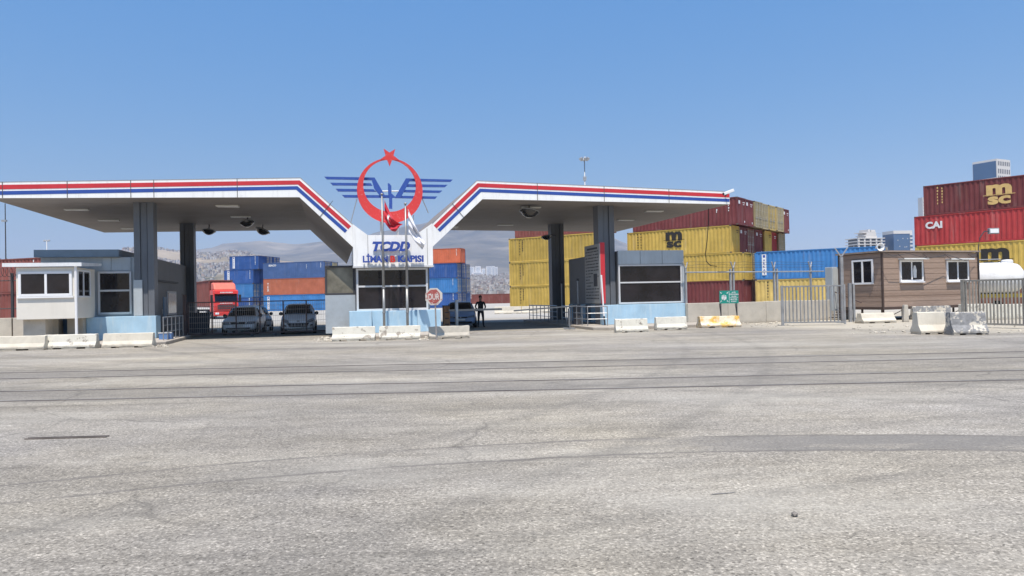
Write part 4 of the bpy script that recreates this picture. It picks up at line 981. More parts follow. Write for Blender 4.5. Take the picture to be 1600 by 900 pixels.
# ---------------------------------------------------------------- shipping containers
C_YEL = contpaint('container_yellow', (.55, .38, .085)); C_YEL2 = contpaint('container_yellow_old', (.52, .38, .12), .5)
C_MAR = contpaint('container_maroon', (.17, .042, .042)); C_RED = contpaint('container_red', (.40, .045, .045)); C_MAR2 = contpaint('container_brown_red', (.24, .075, .06))
C_BLU = contpaint('container_deep_blue', (.027, .085, .27), .18); C_SKY = contpaint('container_bright_blue', (.045, .18, .42), .25); C_SLATE = contpaint('container_slate_blue', (.055, .105, .24), .12)
C_TER = contpaint('container_terracotta', (.43, .13, .07), .1); C_ORG = contpaint('container_orange', (.5, .12, .055), .2); C_TAN = contpaint('container_tan', (.42, .34, .18), .5); C_BRO = contpaint('container_brown', (.25, .11, .07))
M_LOCK = mat('door_lock_bar', (.42, .38, .30), .5, .2, 4, metal=.2); M_CAST = mat('corner_casting', (.1, .075, .06), .7)
CW = 2.438; _cm = {}
def corr(mb, L, y_out, y_in, z0, z1, axis='x', x0=0, pitch=.42):
    "trapezoid corrugated wall"
    n = max(2, round(L / pitch)); p_ = L / n; pts = []
    for i in range(n):
        a = x0 + i * p_; pts += [(a, y_out), (a + p_ * .32, y_out), (a + p_ * .5, y_in), (a + p_ * .82, y_in)]
    pts.append((x0 + L, y_out)); vs = []
    for x, y in pts: vs += [(x, y, z0), (x, y, z1)] if axis == 'x' else [(y, x, z0), (y, x, z1)]
    mb.add(vs, [(2 * i, 2 * i + 2, 2 * i + 3, 2 * i + 1) for i in range(len(pts) - 1)])
def container(label, corner, ang, L, H, m, door=False, group=None, door_m=None, loc_z=0.0, rib=True, detail=True):
    "corner: near bottom-left corner; x along the long side, y away"
    t = thing('shipping_container', label, 'container', (corner[0], corner[1], loc_z), ang, group)
    key = (L, H, m.name, door, rib)
    if key not in _cm:
        b = MB()
        corr(b, L - .3, .03, .075 if rib else .04, .14, H - .1, 'x', .15); corr(b, L - .3, CW - .03, CW - .075, .14, H - .1, 'x', .15)
        corr(b, CW - .3, .03, .075, .14, H - .1, 'y', .15)
        if not door: corr(b, CW - .3, L - .03, L - .075, .14, H - .1, 'y', .15)
        b.box((.1, .1, H - .09), (L - .1, CW - .1, H - .03)); b.box((.1, .1, .12), (L - .1, CW - .1, .16))
        f = MB()
        for x in (0, L - .15):
            for y in (0, CW - .15): f.box((x, y, .115), (x + .15, y + .15, H - .122))
        for y in (0, CW - .07): f.box((.15, y, .02), (L - .15, y + .07, .15)); f.box((.15, y, H - .1), (L - .15, y + .07, H - .01))
        for x in (0, L - .07): f.box((x, .15, .02), (x + .07, CW - .15, .16)); f.box((x, .15, H - .13), (x + .07, CW - .15, H - .01))
        q = MB()
        for x in (-.006, L - .172):
            for y in (-.006, CW - .156):
                for z in (0, H - .12): q.box((x, y, z), (x + .178, y + .162, z + .118))
        _cm[key] = (b.mesh('body', m), f.mesh('frame', m), q.mesh('corner_casting', M_CAST))
    for nm, me in zip(('body', 'frame', 'corner_castings'), _cm[key]):
        o = bpy.data.objects.new('corner_casting' if nm == 'corner_castings' else nm, me); COL.objects.link(o); o.parent = t
    if door:
        dk = ('door', L, H, (door_m or m).name)
        if dk not in _cm:
            ds = []
            for s_ in (0, 1):
                d_ = MB(); y0 = .16 + s_ * (CW - .32) / 2; y1 = y0 + (CW - .32) / 2 - .02
                d_.box((L - .08, y0, .17), (L - .035, y1, H - .14))
                for i in range(1, 5): d_.box((L - .036, y0 + .05, .17 + (H - .4) * i / 5), (L - .02, y1 - .05, .17 + (H - .4) * i / 5 + .1))
                k_ = MB()
                for fx in (.28, .72):
                    y = y0 + (y1 - y0) * fx; k_.tube([(L - .005, y, .1), (L - .005, y, H - .08)], .032, 6)
                    for z in (.35, 1.0, 1.25, 1.9, H - .35): k_.box((L - .03, y - .09, z), (L + .02, y + .09, z + .1))
                    k_.box((L - .02, y - .25, 1.08), (L + .015, y + .1, 1.15))
                ds.append((d_.mesh('door', door_m or m), k_.mesh('locking_bar', M_LOCK)))
            _cm[dk] = ds
        for dm, km in _cm[dk]:
            o = bpy.data.objects.new('door', dm); COL.objects.link(o); o.parent = t
            o2 = bpy.data.objects.new('locking_bar', km); COL.objects.link(o2); o2.parent = o
    t['L'] = L; t['H'] = H; return t
def side_text(t, body, x, z, h, m, vert=False, bold=.02, width=None, name='lettering', y=-.006, thick=0):
    mb = MB()
    if vert:
        for i, ch in enumerate(body):
            if ch != ' ': put_text(mb, ch, h, lambda X, Y, d: (x + X, y - d, z - i * h * 1.3 + Y), bold)
    else: put_text(mb, body, h, lambda X, Y, d: (x + X, y - d, z + Y), bold, 0, width)
    return mb.build(name, m, t)
def end_text(t, body, yy, z, h, m):
    mb = MB(); L = t['L']; put_text(mb, body, h, lambda X, Y, d: (L + .006, yy + X, z + Y), .02); return mb.build('marking', m, t)
def code_marks(t, m, x, z, n=9, h=.12, gap=.2):
    mb = MB(); gap *= n / min(n, 6); h *= 1.0 if n <= 6 else 1.35; n = min(n, 6)
    for i in range(n): mb.box((x, -.006, z - i * gap), (x + .12 * rnd.uniform(.6, 1.1), -.003, z - i * gap + h))
    mb.build('lettering', m, t)
M_MARK = mat('white_marking', (.72, .72, .7), .6); M_MBLK = mat('black_marking', (.025, .022, .02), .7); M_MGOLD = mat('gold_marking', (.62, .42, .16), .6)
def msc(t, x, z, s_, m):
    side_text(t, 'm', x, z + .62 * s_, .74 * s_ * 1.3, m, bold=.07, width=1.5 * s_, name='logo')
    mb = MB(); mb.box((x - .95 * s_, -.006, z + .575 * s_), (x + .95 * s_, -.003, z + .615 * s_)); mb.build('logo_bar', m, t)
    side_text(t, 'sc', x, z + .0, .56 * s_ * 1.3, m, bold=.06, width=1.35 * s_, name='logo')
def arkas(t, x, z0, z1):
    mb = MB(); mb.box((x - .22, -.004, z0), (x + .22, -.002, z1)); w_ = mb.build('name_panel', M_MARK, t)
    h = (z1 - z0) / 8.2; mb = MB(); mb.prism_xz([(x - .13, z1 - .08), (x + .13, z1 - .08), (x + .1, z1 - .08 - h), (x - .1, z1 - .08 - h)], -.008, -.005)
    for i, ch in enumerate('ARKAS'): put_text(mb, ch, h * .85, lambda X, Y, d: (x + X, -.007, z1 - .1 - h * (2.35 + i * 1.28) + Y), .05)
    mb.build('lettering', M_SIGNBLUE, w_)
HC, ST = 2.896, 2.591
tiers = ['bottom tier', 'second tier', 'third tier', 'top tier']
ordn = ['first', 'second', 'third', 'fourth', 'fifth', 'sixth', 'seventh']
# middle stack (right of the canopy), 7 rows deep, 4 high, ends seen
A2 = R(-37.5); e1 = Vector((math.cos(A2), math.sin(A2), 0)); e2 = Vector((-math.sin(A2), math.cos(A2), 0))
cor = P(1143, 400, 77.6); cor.z = 0; L40 = 12.192
GM = 'stack of containers beyond the right end of the canopy'
rowcol = {3: [(C_MAR, 0), (C_MAR, 0), (C_TAN, 1), (C_TAN, 1), (C_YEL2, 1), (C_TAN, 1), (C_MAR, 0)], 2: [(C_YEL, 0), (C_MAR, 0), (C_MAR2, 1), (C_MAR, 0), (C_YEL, 0), (C_RED, 0), (C_TAN, 1)],
          1: [(C_YEL, 0), (C_TAN, 1), (C_BRO, 0), (C_MAR, 0), (C_TAN, 1), (C_MAR2, 0), (C_BRO, 0)], 0: [(C_MAR, 0), (C_BRO, 0), (C_MAR, 0), (C_TAN, 1), (C_MAR, 0), (C_BRO, 0), (C_MAR, 0)]}
cn = {C_MAR.name: 'maroon', C_TAN.name: 'tan', C_YEL.name: 'yellow', C_YEL2.name: 'dull yellow', C_MAR2.name: 'brownish red', C_RED.name: 'bright red', C_BRO.name: 'brown'}
offs = {3: .75, 2: 0, 1: 1.3, 0: 1.2}
mid = {}
for k_ in range(4):
    for j in range(7):
        m, dr = rowcol[k_][j]
        jit = rnd.uniform(-.12, .12) if j else 0
        c = cor - e1 * (L40 - offs[k_] - jit) + e2 * (j * 2.50)
        wh = 'nearest row' if j == 0 else ('farthest row' if j == 6 else ordn[j] + ' row')
        lab = f"{cn[m.name]} container{', doors showing' if dr else ''}, {tiers[k_]}, {wh} of the stack beyond the canopy"
        mid[k_, j] = container(lab, c, A2, L40, HC, m, bool(dr), GM, loc_z=k_ * HC)
msc(mid[2, 0], 5.75, .95, 1.3, M_MBLK); code_marks(mid[2, 0], M_MBLK, 1.3, 2.5); code_marks(mid[2, 0], M_MBLK, 1.7, 2.5)
code_marks(mid[3, 0], M_MARK, 11.2, 2.5, 5, .14, .26); code_marks(mid[3, 0], M_MARK, 9.9, 1.6, 2, .16, .2)
for (k_, j), t_ in mid.items():
    if k_ >= 2 and not rowcol[k_][j][1]:
        mb = MB(); x_ = L40 + .004; m_ = M_MBLK if rowcol[k_][j][0] in (C_YEL, C_YEL2) else M_MARK
        for i in range(8): mb.box((x_, 1.5 + i * .085, 2.35), (x_ + .003, 1.5 + i * .085 + rnd.uniform(.04, .07), 2.46))
        for i in range(5): mb.box((x_, 1.6 + i * .09, 2.15), (x_ + .003, 1.6 + i * .09 + .06, 2.24))
        mb.build('lettering', m_, t_)
for k_, j in ((2, 1), (2, 3), (3, 6), (3, 1), (3, 0)):
    mb = MB(); mb.box((L40 + .003, .35, 2.2), (L40 + .006, .8, 2.55)); mb.box((L40 + .003, 1.9, .3), (L40 + .006, 2.1, .5)); mb.build('sticker', M_MARK, mid[k_, j])
# yellow stack behind the right lane
c0 = P(797, 480, 89.9); c0.z = 0; A3 = R(-33); GY = 'yellow containers behind the right lane'
for k_, (m, lab) in enumerate(((C_YEL, 'yellow container at the bottom of the stack behind the right lane'), (C_YEL, 'yellow container in the middle of the stack behind the right lane'), (C_YEL, 'third yellow container up, just under the red one, behind the right lane'), (C_MAR2, 'brownish red container topping the yellow stack, cut by the canopy'))):
    o_ = Vector((math.cos(A3), math.sin(A3), 0)) * (.9 if k_ == 3 else 0)
    t = container(lab, c0 + o_, A3, L40, HC, m, False, GY, loc_z=k_ * HC)
    if k_ < 3: code_marks(t, M_MBLK, 1.5, 2.5, 10); code_marks(t, M_MBLK, 1.9, 2.45, 7)
c1 = c0 + e1 * 12.9 + e2 * .9
# blue and yellow pair at the right
c = P(1180, 440, 77.3); c.z = 0; A4 = R(-32.5); GA = 'pair of containers behind the right fence'
t = container('dull yellow container under the long bright blue one behind the fence', c, A4, L40, HC, C_YEL2, False, GA); code_marks(t, M_MBLK, 1.2, 2.5)
t = container('long bright blue container with white name panel above the fence', c, A4, L40, HC, C_SKY, True, GA, loc_z=HC); arkas(t, .95, .45, 2.6)
# right edge stack
A5 = R(-48); c = P(1431, 440, 73); c.z = 0; GR = 'tall stack of containers at the right edge'; d5 = Vector((math.cos(A5), math.sin(A5), 0))
t = container('dark brown container at the bottom of the right edge stack', c, A5, L40, HC, C_BRO, False, GR)
t = container('yellow container with black logo under the red one at the right edge', c, A5, L40, HC, C_YEL, False, GR, loc_z=HC); msc(t, 6.8, .35, 1.5, M_MBLK); side_text(t, 'C', 10.4, 1.5, 1.2, M_MBLK, bold=.08, name='logo')
t = container('bright red container with white letters in the right edge stack', c, A5, L40, HC, C_RED, False, GR, loc_z=2 * HC); side_text(t, 'CAI', 1.75, 1.65, .62, M_MARK, bold=.07, width=1.5)
t = container('dark maroon container with gold logo on top of the right edge stack', c + d5 * .9, A5, L40, HC, C_MAR, False, GR, loc_z=3 * HC); msc(t, 6.35, .55, 1.35, M_MGOLD); code_marks(t, M_MGOLD, 1.2, 2.5); code_marks(t, M_MGOLD, 1.6, 2.4, 8)
# far left-lane stacks
GB2 = 'far containers seen through the left lane'
A6 = R(-12); f1 = Vector((math.cos(A6), math.sin(A6), 0)); f2 = Vector((-math.sin(A6), math.cos(A6), 0)); L20 = 6.058
c = P(349.5, 480, 140); c.z = 0
far = []
for j in range(3):
    for k_ in range(4):
        o_ = c + f2 * (j * 2.6) + f1 * (1.35 if k_ == 3 else (0.1 * k_))
        pos = ('front row', 'second row', 'back row')[j]
        t = container(f'deep blue short container, {tiers[k_]}, {pos}, stack behind the red lorry', o_, A6, L20, ST, C_BLU if k_ != 1 else C_SKY, k_ in (1, 3) and j > 0 or k_ in (0, 1), GB2, loc_z=k_ * ST, rib=False)
        if j == 0 and k_ != 1: arkas(t, .9, .3, 2.4); code_marks(t, M_MARK, 5.3, 2.3, 7, .14, .24)
c = P(412, 480, 134); c.z = 0; A7 = R(-14); g2 = Vector((-math.sin(A7), math.cos(A7), 0))
for j in range(2):
    for k_, (m, nm) in enumerate(((C_SKY, 'bright blue container at the bottom'), (C_TER, 'smooth terracotta container in the middle'), (C_SLATE, 'smooth slate blue container on top'))):
        lab = nm + (' of the stack left of the sign kiosk' if j == 0 else ' of the hidden row behind the slate blue container')
        t = container(lab, c + g2 * (j * 2.6), A7, L40, HC, m, True, GB2, door_m=C_TAN if j else None, loc_z=k_ * HC, rib=(k_ == 0))
        if j == 0:
            if k_ == 0: arkas(t, 1.0, .3, 2.6)
            if k_ == 1: side_text(t, 'TEX', .95, 1.75, .42, M_MARK, vert=True, bold=.03)
            if k_ == 2: side_text(t, 'SEACO', 1.9, 2.25, .32, M_MARK, bold=.05, width=1.5); code_marks(t, M_MARK, 11.4, 2.4, 3, .2, .3); code_marks(t, M_MARK, 8.6, 2.3, 4, .1, .2)
# right lane far stack
c = P(664, 480, 131); c.z = 0; A8 = R(-14); h1 = Vector((math.cos(A8), math.sin(A8), 0)); h2 = Vector((-math.sin(A8), math.cos(A8), 0)); GC = 'far containers seen through the right lane'
cols = [[(C_BLU, 1), (C_SKY, 1), (C_BLU, 1), (C_ORG, 0)], [(C_BLU, 1), (C_SLATE, 1), (C_BLU, 1), (C_BLU, 1)], [(C_SLATE, 0), (C_SLATE, 1), (C_SLATE, 1)]]
nm = {C_BLU.name: 'deep blue', C_SKY.name: 'bright blue', C_SLATE.name: 'slate blue', C_ORG.name: 'orange'}
for j, cl in enumerate(cols):
    for k_, (m, dr) in enumerate(cl):
        t = container(f"{nm[m.name]} short container, {tiers[k_]}, {('front', 'second', 'back')[j]} row, right of the sign kiosk", c + h2 * (j * 2.6) + (h1 * .75 if k_ == 3 and j == 0 else h1 * 0), A8, L20, ST, m, bool(dr), GC, loc_z=k_ * ST, rib=k_ < 3)
        if j == 0 and k_ != 2: code_marks(t, M_MARK, 5.2, 2.3, 5, .14, .24)
c = P(729, 474, 200); t = container('long brownish red container far behind the man in dark clothes', (c.x, c.y), R(-4), L40, ST, C_MAR2, False, GC); code_marks(t, M_MARK, 1.2, 2.0, 2, .5, .6)
# left edge stack behind the booth
c = P(66, 480, 62); c.z = 0; A9 = R(-20); GL = 'containers behind the cream booth'
for k_, lab in enumerate(('lower brownish red container behind the cream booth at the left edge', 'upper brownish red container behind the cream booth at the left edge')):
    q1 = Vector((math.cos(A9), math.sin(A9), 0)); t = container(lab, c - q1 * L40, A9, L40, HC, C_MAR2, False, GL, loc_z=k_ * HC)
    if k_: code_marks(t, M_MARK, 11.2, 2.5, 4, .2, .35)
# container on the red lorry
tq = Matrix.Rotation(R(33), 3, 'Z') @ Vector((1.22, 2.5, 0)) + Vector((tr.location.x, tr.location.y, 0)); t = container('red container riding on the red lorry', (tq.x, tq.y), R(33 + 90), 12.192, HC, C_MAR2, False, None, loc_z=1.2)

# ---------------------------------------------------------------- right side: wall, fence, gates, cabin
wa, wb_ = Vector((8.95, 38.3, 0)), Vector((18.3, 42.2, 0)); wd = (wb_ - wa); wl_ = wd.length; wang = math.atan2(wd.y, wd.x)
t = thing('concrete_wall', 'low stained concrete wall under the fence right of the kiosk', 'wall', wa, wang)
n = 4
for i in range(n): MB().box((wl_ * i / n + .01, -.12, 0), (wl_ * (i + 1) / n - .01, .12, 1.12 + rnd.uniform(-.02, .03))).build('wall_panel', M_CONC, t, bevel=.02)
fn = thing('security_fence', 'grey pipe fence with forked post tops on the concrete wall', 'fence', wa, wang)
zp = 2.85
for x in (.1, 2.95, 3.15, 5.9, 6.1, 8.5):
    MB().bar((x, .16, .0), (x, .16, zp + .05), .09, .09).build('post', M_GALV, fn)
    if x in (.1, 3.15, 5.9, 8.5):
        y = MB(); y.bar((x, .16, zp), (x - .24, .05, zp + .42), .05); y.bar((x, .16, zp), (x + .24, .3, zp + .42), .05); y.build('fork', M_GALV, fn)
MB().tube([(0, .1, zp - .12), (wl_ * .93, .1, zp - .12)], .035, 8).build('pipe_rail', M_GALV, fn)
for z, y in ((zp + .12, .14), (zp + .28, .1), (zp + .4, .06)): MB().tube([(i * wl_ * .93 / 20, y, z + rnd.uniform(-.03, .03)) for i in range(21)], .008, 5).build('barbed_wire', M_DARK, fn)
def bargate(label, a, b, h, nb, m):
    d = b - a; t = thing('bar_gate', label, 'gate', (a.x, a.y, 0), math.atan2(d.y, d.x), 'tubular bar gates at the right'); L = d.length
    fr = MB(); fr.box((0, -.03, .12), (L, .03, .19)); fr.box((0, -.03, h - .09), (L, .03, h - .02)); fr.box((0, -.07, 0), (.13, .07, h)); fr.box((L - .08, -.05, .05), (L, .05, h)); fr.build('frame', m, t)
    for i in range(nb):
        x = .13 + (L - .21) * (i + .5) / nb; MB().tube([(x, 0, .19), (x, 0, h - .09)], .032, 8).build('bar', m, t)
    return t
a = G(1221, 509); b = G(1322, 508); bargate('grey tubular bar gate left of the brown cabin', a, b, 1.92, 16, M_GATEGREY)
a = G(1504, 511); b = G(1606, 514); bargate('weathered tubular bar gate at the right edge before the white tanker', a, b, 1.98, 17, mat('weathered_tan_paint', (.27, .255, .225), .65, .2, 3, dirt=.5))
for lab, px, py, h in (('pair of grey posts carrying forked wire holder by the brown cabin', 1329, 503, 2.0), ('single tall grey post with forked top before the cabin', 1317, 505, 3.3)):
    q = G(px, py); t = thing('fence_post', lab, 'post', q); MB().box((-.07, -.07, 0), (.07, .07, h)).build('shaft', M_GATEGREY, t)
    if h > 3:
        y = MB(); y.bar((0, 0, h), (-.3, 0, h + .45), .05); y.bar((0, 0, h), (.32, 0, h + .45), .05); y.build('fork', M_GALV, t)
    else: MB().box((.14, -.06, 0), (.24, .06, h * .98)).build('second_shaft', M_GATEGREY, t)
for lab, px, py in (('short grey concrete post beside the low cream block', 1415, 503),):
    q = G(px, py); t = thing('concrete_post', lab, 'post', q); MB().prism_xz([(-.14, 0), (.14, 0), (.09, .85), (-.09, .85)], -.1, .1).build('shaft', M_CONC, t, bevel=.02)
# brown cabin on legs
CA = R(20); c = P(1380, 480, 39.0); cb = thing('site_cabin', 'brown plank clad cabin raised on steel legs', 'cabin', (c.x, c.y, 0), CA)
cz0 = c.z; cz1 = P(1380, 394, 39).z; CL, CDp = 6.9, 3.0
k = NT('brown_cladding'); v = k.coord(rand=False); sep = k.n('ShaderNodeSeparateXYZ'); k.l(v, sep.inputs[0])
pl = k.math('FLOOR', k.math('MULTIPLY', sep.outputs[2], 1 / .29)); wn = k.n('ShaderNodeTexWhiteNoise', noise_dimensions='1D'); k.l(pl, wn.inputs['W'])
cc = k.ramp(wn.outputs['Value'], [(0, (.28, .195, .145)), (1, (.36, .26, .20))]); vs_ = k.coord((1.5, 1.5, 14), False)
cc = k.mix(1.0, cc, k.ramp(k.noise(vs_, 1.3, 6), [(.3, .86), (.7, 1.1)]), 'MULTIPLY'); k.l(cc, k.b.inputs['Base Color']); k.b.inputs['Roughness'].default_value = .7; M_PLANK = k.m
b = MB(); z = cz0
b.box((.03, .03, cz0), (CL - .03, CDp - .03, cz1 - .03))
while z < cz1 - .05:
    z1_ = min(z + .272, cz1 - .03)
    for (p0, p1) in (((0, -.012), (CL, .03)), ((0, CDp - .03), (CL, CDp)), ((-.012, 0), (.03, CDp)), ((CL - .03, 0), (CL, CDp))): b.box((p0[0], p0[1], z), (p1[0], p1[1], z1_))
    z += .29
b.build('wall', M_PLANK, cb)
M_CTRIM = mat('dark_brown_trim', (.075, .05, .04), .6)
for x, y in ((-.03, -.03), (CL - .05, -.03), (-.03, CDp - .05)): MB().box((x, y, cz0), (x + .09, y + .09, cz1)).build('corner_post', M_CTRIM, cb)
MB().box((-.12, -.12, cz1 + .002), (CL + .12, CDp + .12, cz1 + .09)).build('roof', mat('dusty_roof_edge', (.28, .22, .18), .8), cb); MB().box((-.05, -.06, cz0 - .14), (CL + .05, CDp + .05, cz0 - .002)).build('floor_beam', M_CTRIM, cb)
for x in (.1, 1.5, 3.0, 4.5, 6.0, 6.8):
    for y in (.1, 1.5, 2.9): MB().box((x - .04, y - .04, 0), (x + .04, y + .04, cz0 - .141)).build('leg', M_CTRIM, cb)
for x in (.1, 1.5, 3.0, 4.5): MB().bar((x, .1, .05), (x + 1.4, .1, cz0 - .16), .03).build('leg_brace', M_CTRIM, cb)
def cwin(x0, x1, z0, z1, awn):
    w_ = win(cb, x0, x1, z0, z1, -.02, [(x0 + x1) / 2], [], M_PVC, .09, .07, name='window')
    MB().box((x0 - .02, -.16, z0 - .06), (x1 + .02, -.02, z0 - .003)).build('sill', M_PVC, w_)
    if awn:
        MB().box((x0 - .06, -.42, z1 + .03), (x1 + .06, -.014, z1 + .1)).build('shutter_box', M_FADED, w_)
        for x in (x0 - .08, x1 + .06): MB().bar((x, -.4, z1 + .06), (x, -.03, z1 + .34), .025).build('shutter_arm', M_CTRIM, w_)
    return w_
def cx_at(px):
    "distance along the cabin front for a photo column"
    d = ray(px, 430); n_ = Vector((math.sin(CA), -math.cos(CA), 0)); q = CAM + d * ((Vector((c.x, c.y, 0)) - Vector((CAM.x, CAM.y, 0))).dot(n_) / d.dot(n_)); return (q - Vector((c.x, c.y, q.z))).dot(Vector((math.cos(CA), math.sin(CA), 0)))
wz0, wz1 = P(1423, 440, 40).z, P(1423, 407, 40).z
w1 = cwin(cx_at(1405), cx_at(1441), wz0, wz1, True); w2 = cwin(cx_at(1478), cx_at(1512), wz0 - .02, wz1 - .02, True)
xc = cx_at(1428); q = MB(); q.prism_xz([(xc - .1, wz0 + .2), (xc + .1, wz0 + .2), (xc + .13, wz0 + .6), (xc + .05, wz0 + .85), (xc - .06, wz0 + .85), (xc - .12, wz0 + .6)], -.07, -.05); q.build('paper_notice', M_FADED, w1)
# end window (short side)
f = MB(); y0, y1 = .55, 2.0
for (a_, b_, c_, d_) in ((y0, y0 + .1, wz0, wz1), (y1 - .1, y1, wz0, wz1), ((y0 + y1) / 2 - .05, (y0 + y1) / 2 + .05, wz0, wz1), (y0, y1, wz0 - .1, wz0), (y0, y1, wz1, wz1 + .1)): f.box((-.075, a_, c_), (-.02, b_, d_))
f = f.build('window', M_PVC, cb); MB().box((-.04, y0 + .05, wz0 + .005), (-.022, y1 - .05, wz1 - .005)).build('pane', M_GLASS, f)
MB().tube([(-.3, CDp + .2, cz0 + .9), (-.25, CDp * .4, .05 + .9)], .025, 6).build('stair_rail', M_RUST, cb)
for i in range(4): MB().box((-.9, 1.9 + i * .25, cz0 - .1 - i * .15 - .04), (-.13, 2.12 + i * .25, cz0 - .1 - i * .15)).build('stair_step', M_RUST, cb)
hn = thing('horn_loudspeaker', 'round white horn loudspeaker on the cabin roof corner', 'loudspeaker', (c.x, c.y, cz1 + .09), CA)
MB().lathe((-.12, .05, .17), (-.3, -1, 0), [(.05, -.3), (.07, -.1), (.12, .05), (.2, .14), (.215, .16), (.19, .16), (.11, .06), (.04, -.02)], 20).build('horn', M_PVC, hn, smooth=True); MB().lathe((-.12, .05, .17), (-.3, -1, 0), [(.02, -.02), (.06, 0), (.05, .08), (.01, .1)], 12).build('driver', M_DARK, hn); MB().box((-.16, .03, 0), (-.08, .11, .12)).build('bracket', M_DARK, hn)
q = P(1318, 470, 42.2); ec = thing('electric_cabinet', 'pale grey double door cabinet at the left end of the brown cabin', 'cabinet', (q.x - .3, q.y, 0), CA)
MB().box((-.62, -.25, .02), (.62, .3, .5)).build('plinth', M_CONC, ec); MB().box((-.62, -.25, .5), (.62, .3, 2.95)).build('housing', M_PANEL, ec, bevel=.02)
for x in (-.58, .02): MB().box((x, -.28, .6), (x + .56, -.252, 2.85)).build('door', mat('pale_grey_door', (.42, .44, .43), .5), ec)
# wires and floodlight at the cabin's right end
re = Vector((c.x, c.y, 0)) + Vector((math.cos(CA), math.sin(CA), 0)) * CL
fd = thing('floodlight', 'rectangular floodlight on a bent pole above the cabin end', 'floodlight', (re.x, re.y, 0)); q = P(1552, 361, re.y) - re
MB().tube([(0, -.1, 0), (0, -.1, cz1 + .3), (.1, -.1, cz1 + .8), (.35, -.1, q.z - .02), (q.x - .2, 0, q.z)], .03, 8).build('pole', M_DARK, fd)
MB().box((q.x - .28, -.1, q.z - .16), (q.x + .28, .08, q.z + .16)).build('housing', M_GATEGREY, fd, bevel=.02); MB().box((q.x - .23, -.112, q.z - .11), (q.x + .23, -.102, q.z + .11)).build('lens', M_LAMP, fd)
wr = [P(1380, 394, 38.6), P(1395, 400, 38.6), P(1420, 396, 38.9), P(1450, 404, 39.4), P(1480, 398, 40), P(1510, 408, 40.5), P(1527, 396, 41)]
tag(MB().tube(wr, .014, 5).build('sagging_cable', M_DARK), 'thin dark cable sagging along the cabin top', 'cable')
# green assembly sign
q = P(1140, 512, 37.2); t = thing('assembly_sign', 'green assembly point sign with white figures on two dark legs', 'sign', (q.x, q.y, 0), R(8))
z0, z1 = P(1140, 474, 37.2).z, P(1140, 454, 37.2).z; hw = .5
MB().box((-hw, -.02, z0), (hw, .0, z1)).build('panel', mat('sign_green', (.01, .24, .19), .5, .06), t)
for x in (-.42, .42): MB().bar((x, .03, 0), (x, .03, z1 - .1), .045).build('leg', M_DARK, t); MB().bar((x + .06, .03, 0), (x + .02, .25, z0), .03).build('leg_stay', M_DARK, t)
mb = MB(); mb.box((.0, -.026, z0 + .03), (.015, -.021, z1 - .03)); mb.box((.03, -.026, (z0 + z1) / 2 - .035), (hw - .03, -.021, (z0 + z1) / 2 - .02))
for tx_, zz, h in (('ACİL', z1 - .13, .07), ('TOPLANMA', z1 - .225, .07), ('ALANI', z1 - .32, .065), ('MUSTER', z0 + .17, .07), ('POINT', z0 + .06, .07)): put_text(mb, tx_, h, lambda X, Y, d: (.25 + X, -.027, zz + Y), .03)
zc = (z0 + z1) / 2
for dx, dz in ((-.02, .05), (.07, .02), (-.1, .02), (0, -.02)):
    cx_ = -.25 + dx; mb.prism_xz([(cx_ - .035, zc + dz - .14), (cx_ + .035, zc + dz - .14), (cx_ + .045, zc + dz), (cx_ - .045, zc + dz)], -.026, -.021); mb.prism_xz([(cx_ + .03 * math.cos(R(45 * i)), zc + dz + .04 + .03 * math.sin(R(45 * i))) for i in range(8)], -.026, -.021)
for sx in (-1, 1):
    for sz in (-1, 1):
        ax, az = -.25 + sx * .17, zc + sz * .21; mb.prism_xz([(ax, az), (ax - sx * .06, az), (ax, az - sz * .06)], -.026, -.021); mb.prism_xz([(ax + sx * .03, az + sz * .05), (ax + sx * .05, az + sz * .03), (ax - sx * .01, az - sz * .03), (ax - sx * .03, az - sz * .01)], -.026, -.021)
mb.build('pictogram', M_MARK, t)
# white tanker behind the right gate
q = P(1519, 470, 44); tk = thing('tank_trailer', 'white round ended tank trailer behind the right gate', 'trailer', (q.x, q.y, 0), R(-6))
zc = P(1560, 432, 44).z + .1; r_ = .92
tb = MB(); tb.lathe((-.4, 0, zc - .2), (1, 0, 0), [(.1, -.25), (r_ * .7, -.12), (r_, .1), (r_, 1.9), (r_ * 1.02, 2.0), (r_, 2.1), (r_ * .99, 2.5), (r_ * .9, 2.85), (r_ * .6, 3.1), (.1, 3.2)], 28); M_TANK = mat('white_tank_paint', (.75, .75, .74), .35, .05, 1, dirt=.5, dirtcol=(.4, .36, .3))
tb.build('tank', M_TANK, tk, smooth=True)
MB().lathe((2.0, 0, zc + r_ - .25), (0, 0, 1), [(.3, 0), (.3, .14), (.24, .2), (.02, .22)], 16).build('manhole', M_TANK, tk)
MB().tube([(-.3, -.5, zc + r_ - .25), (-.3, -.5, zc + r_ - .02), (1.4, -.5, zc + r_ - .02), (1.4, -.5, zc + r_ - .25)], .025, 6).build('walkway_rail', M_GALV, tk)
MB().box((-.6, -.45, zc - r_ - .42), (3.0, .45, zc - r_ - .2)).build('chassis', mat('yellow_chassis', (.5, .35, .05), .6, .2), tk)
wheelset(tk, (.2, 1.4), 0, .42, .28)
for o in list(tk.children):
    if o.name.startswith('tyre'): o.rotation_euler = (0, 0, 0)
MB().tube([(2.95, -.95, zc - .6), (3.1, -.95, zc), (3.0, -.8, zc + .3)], .06, 8).build('hose', M_DARK, tk)
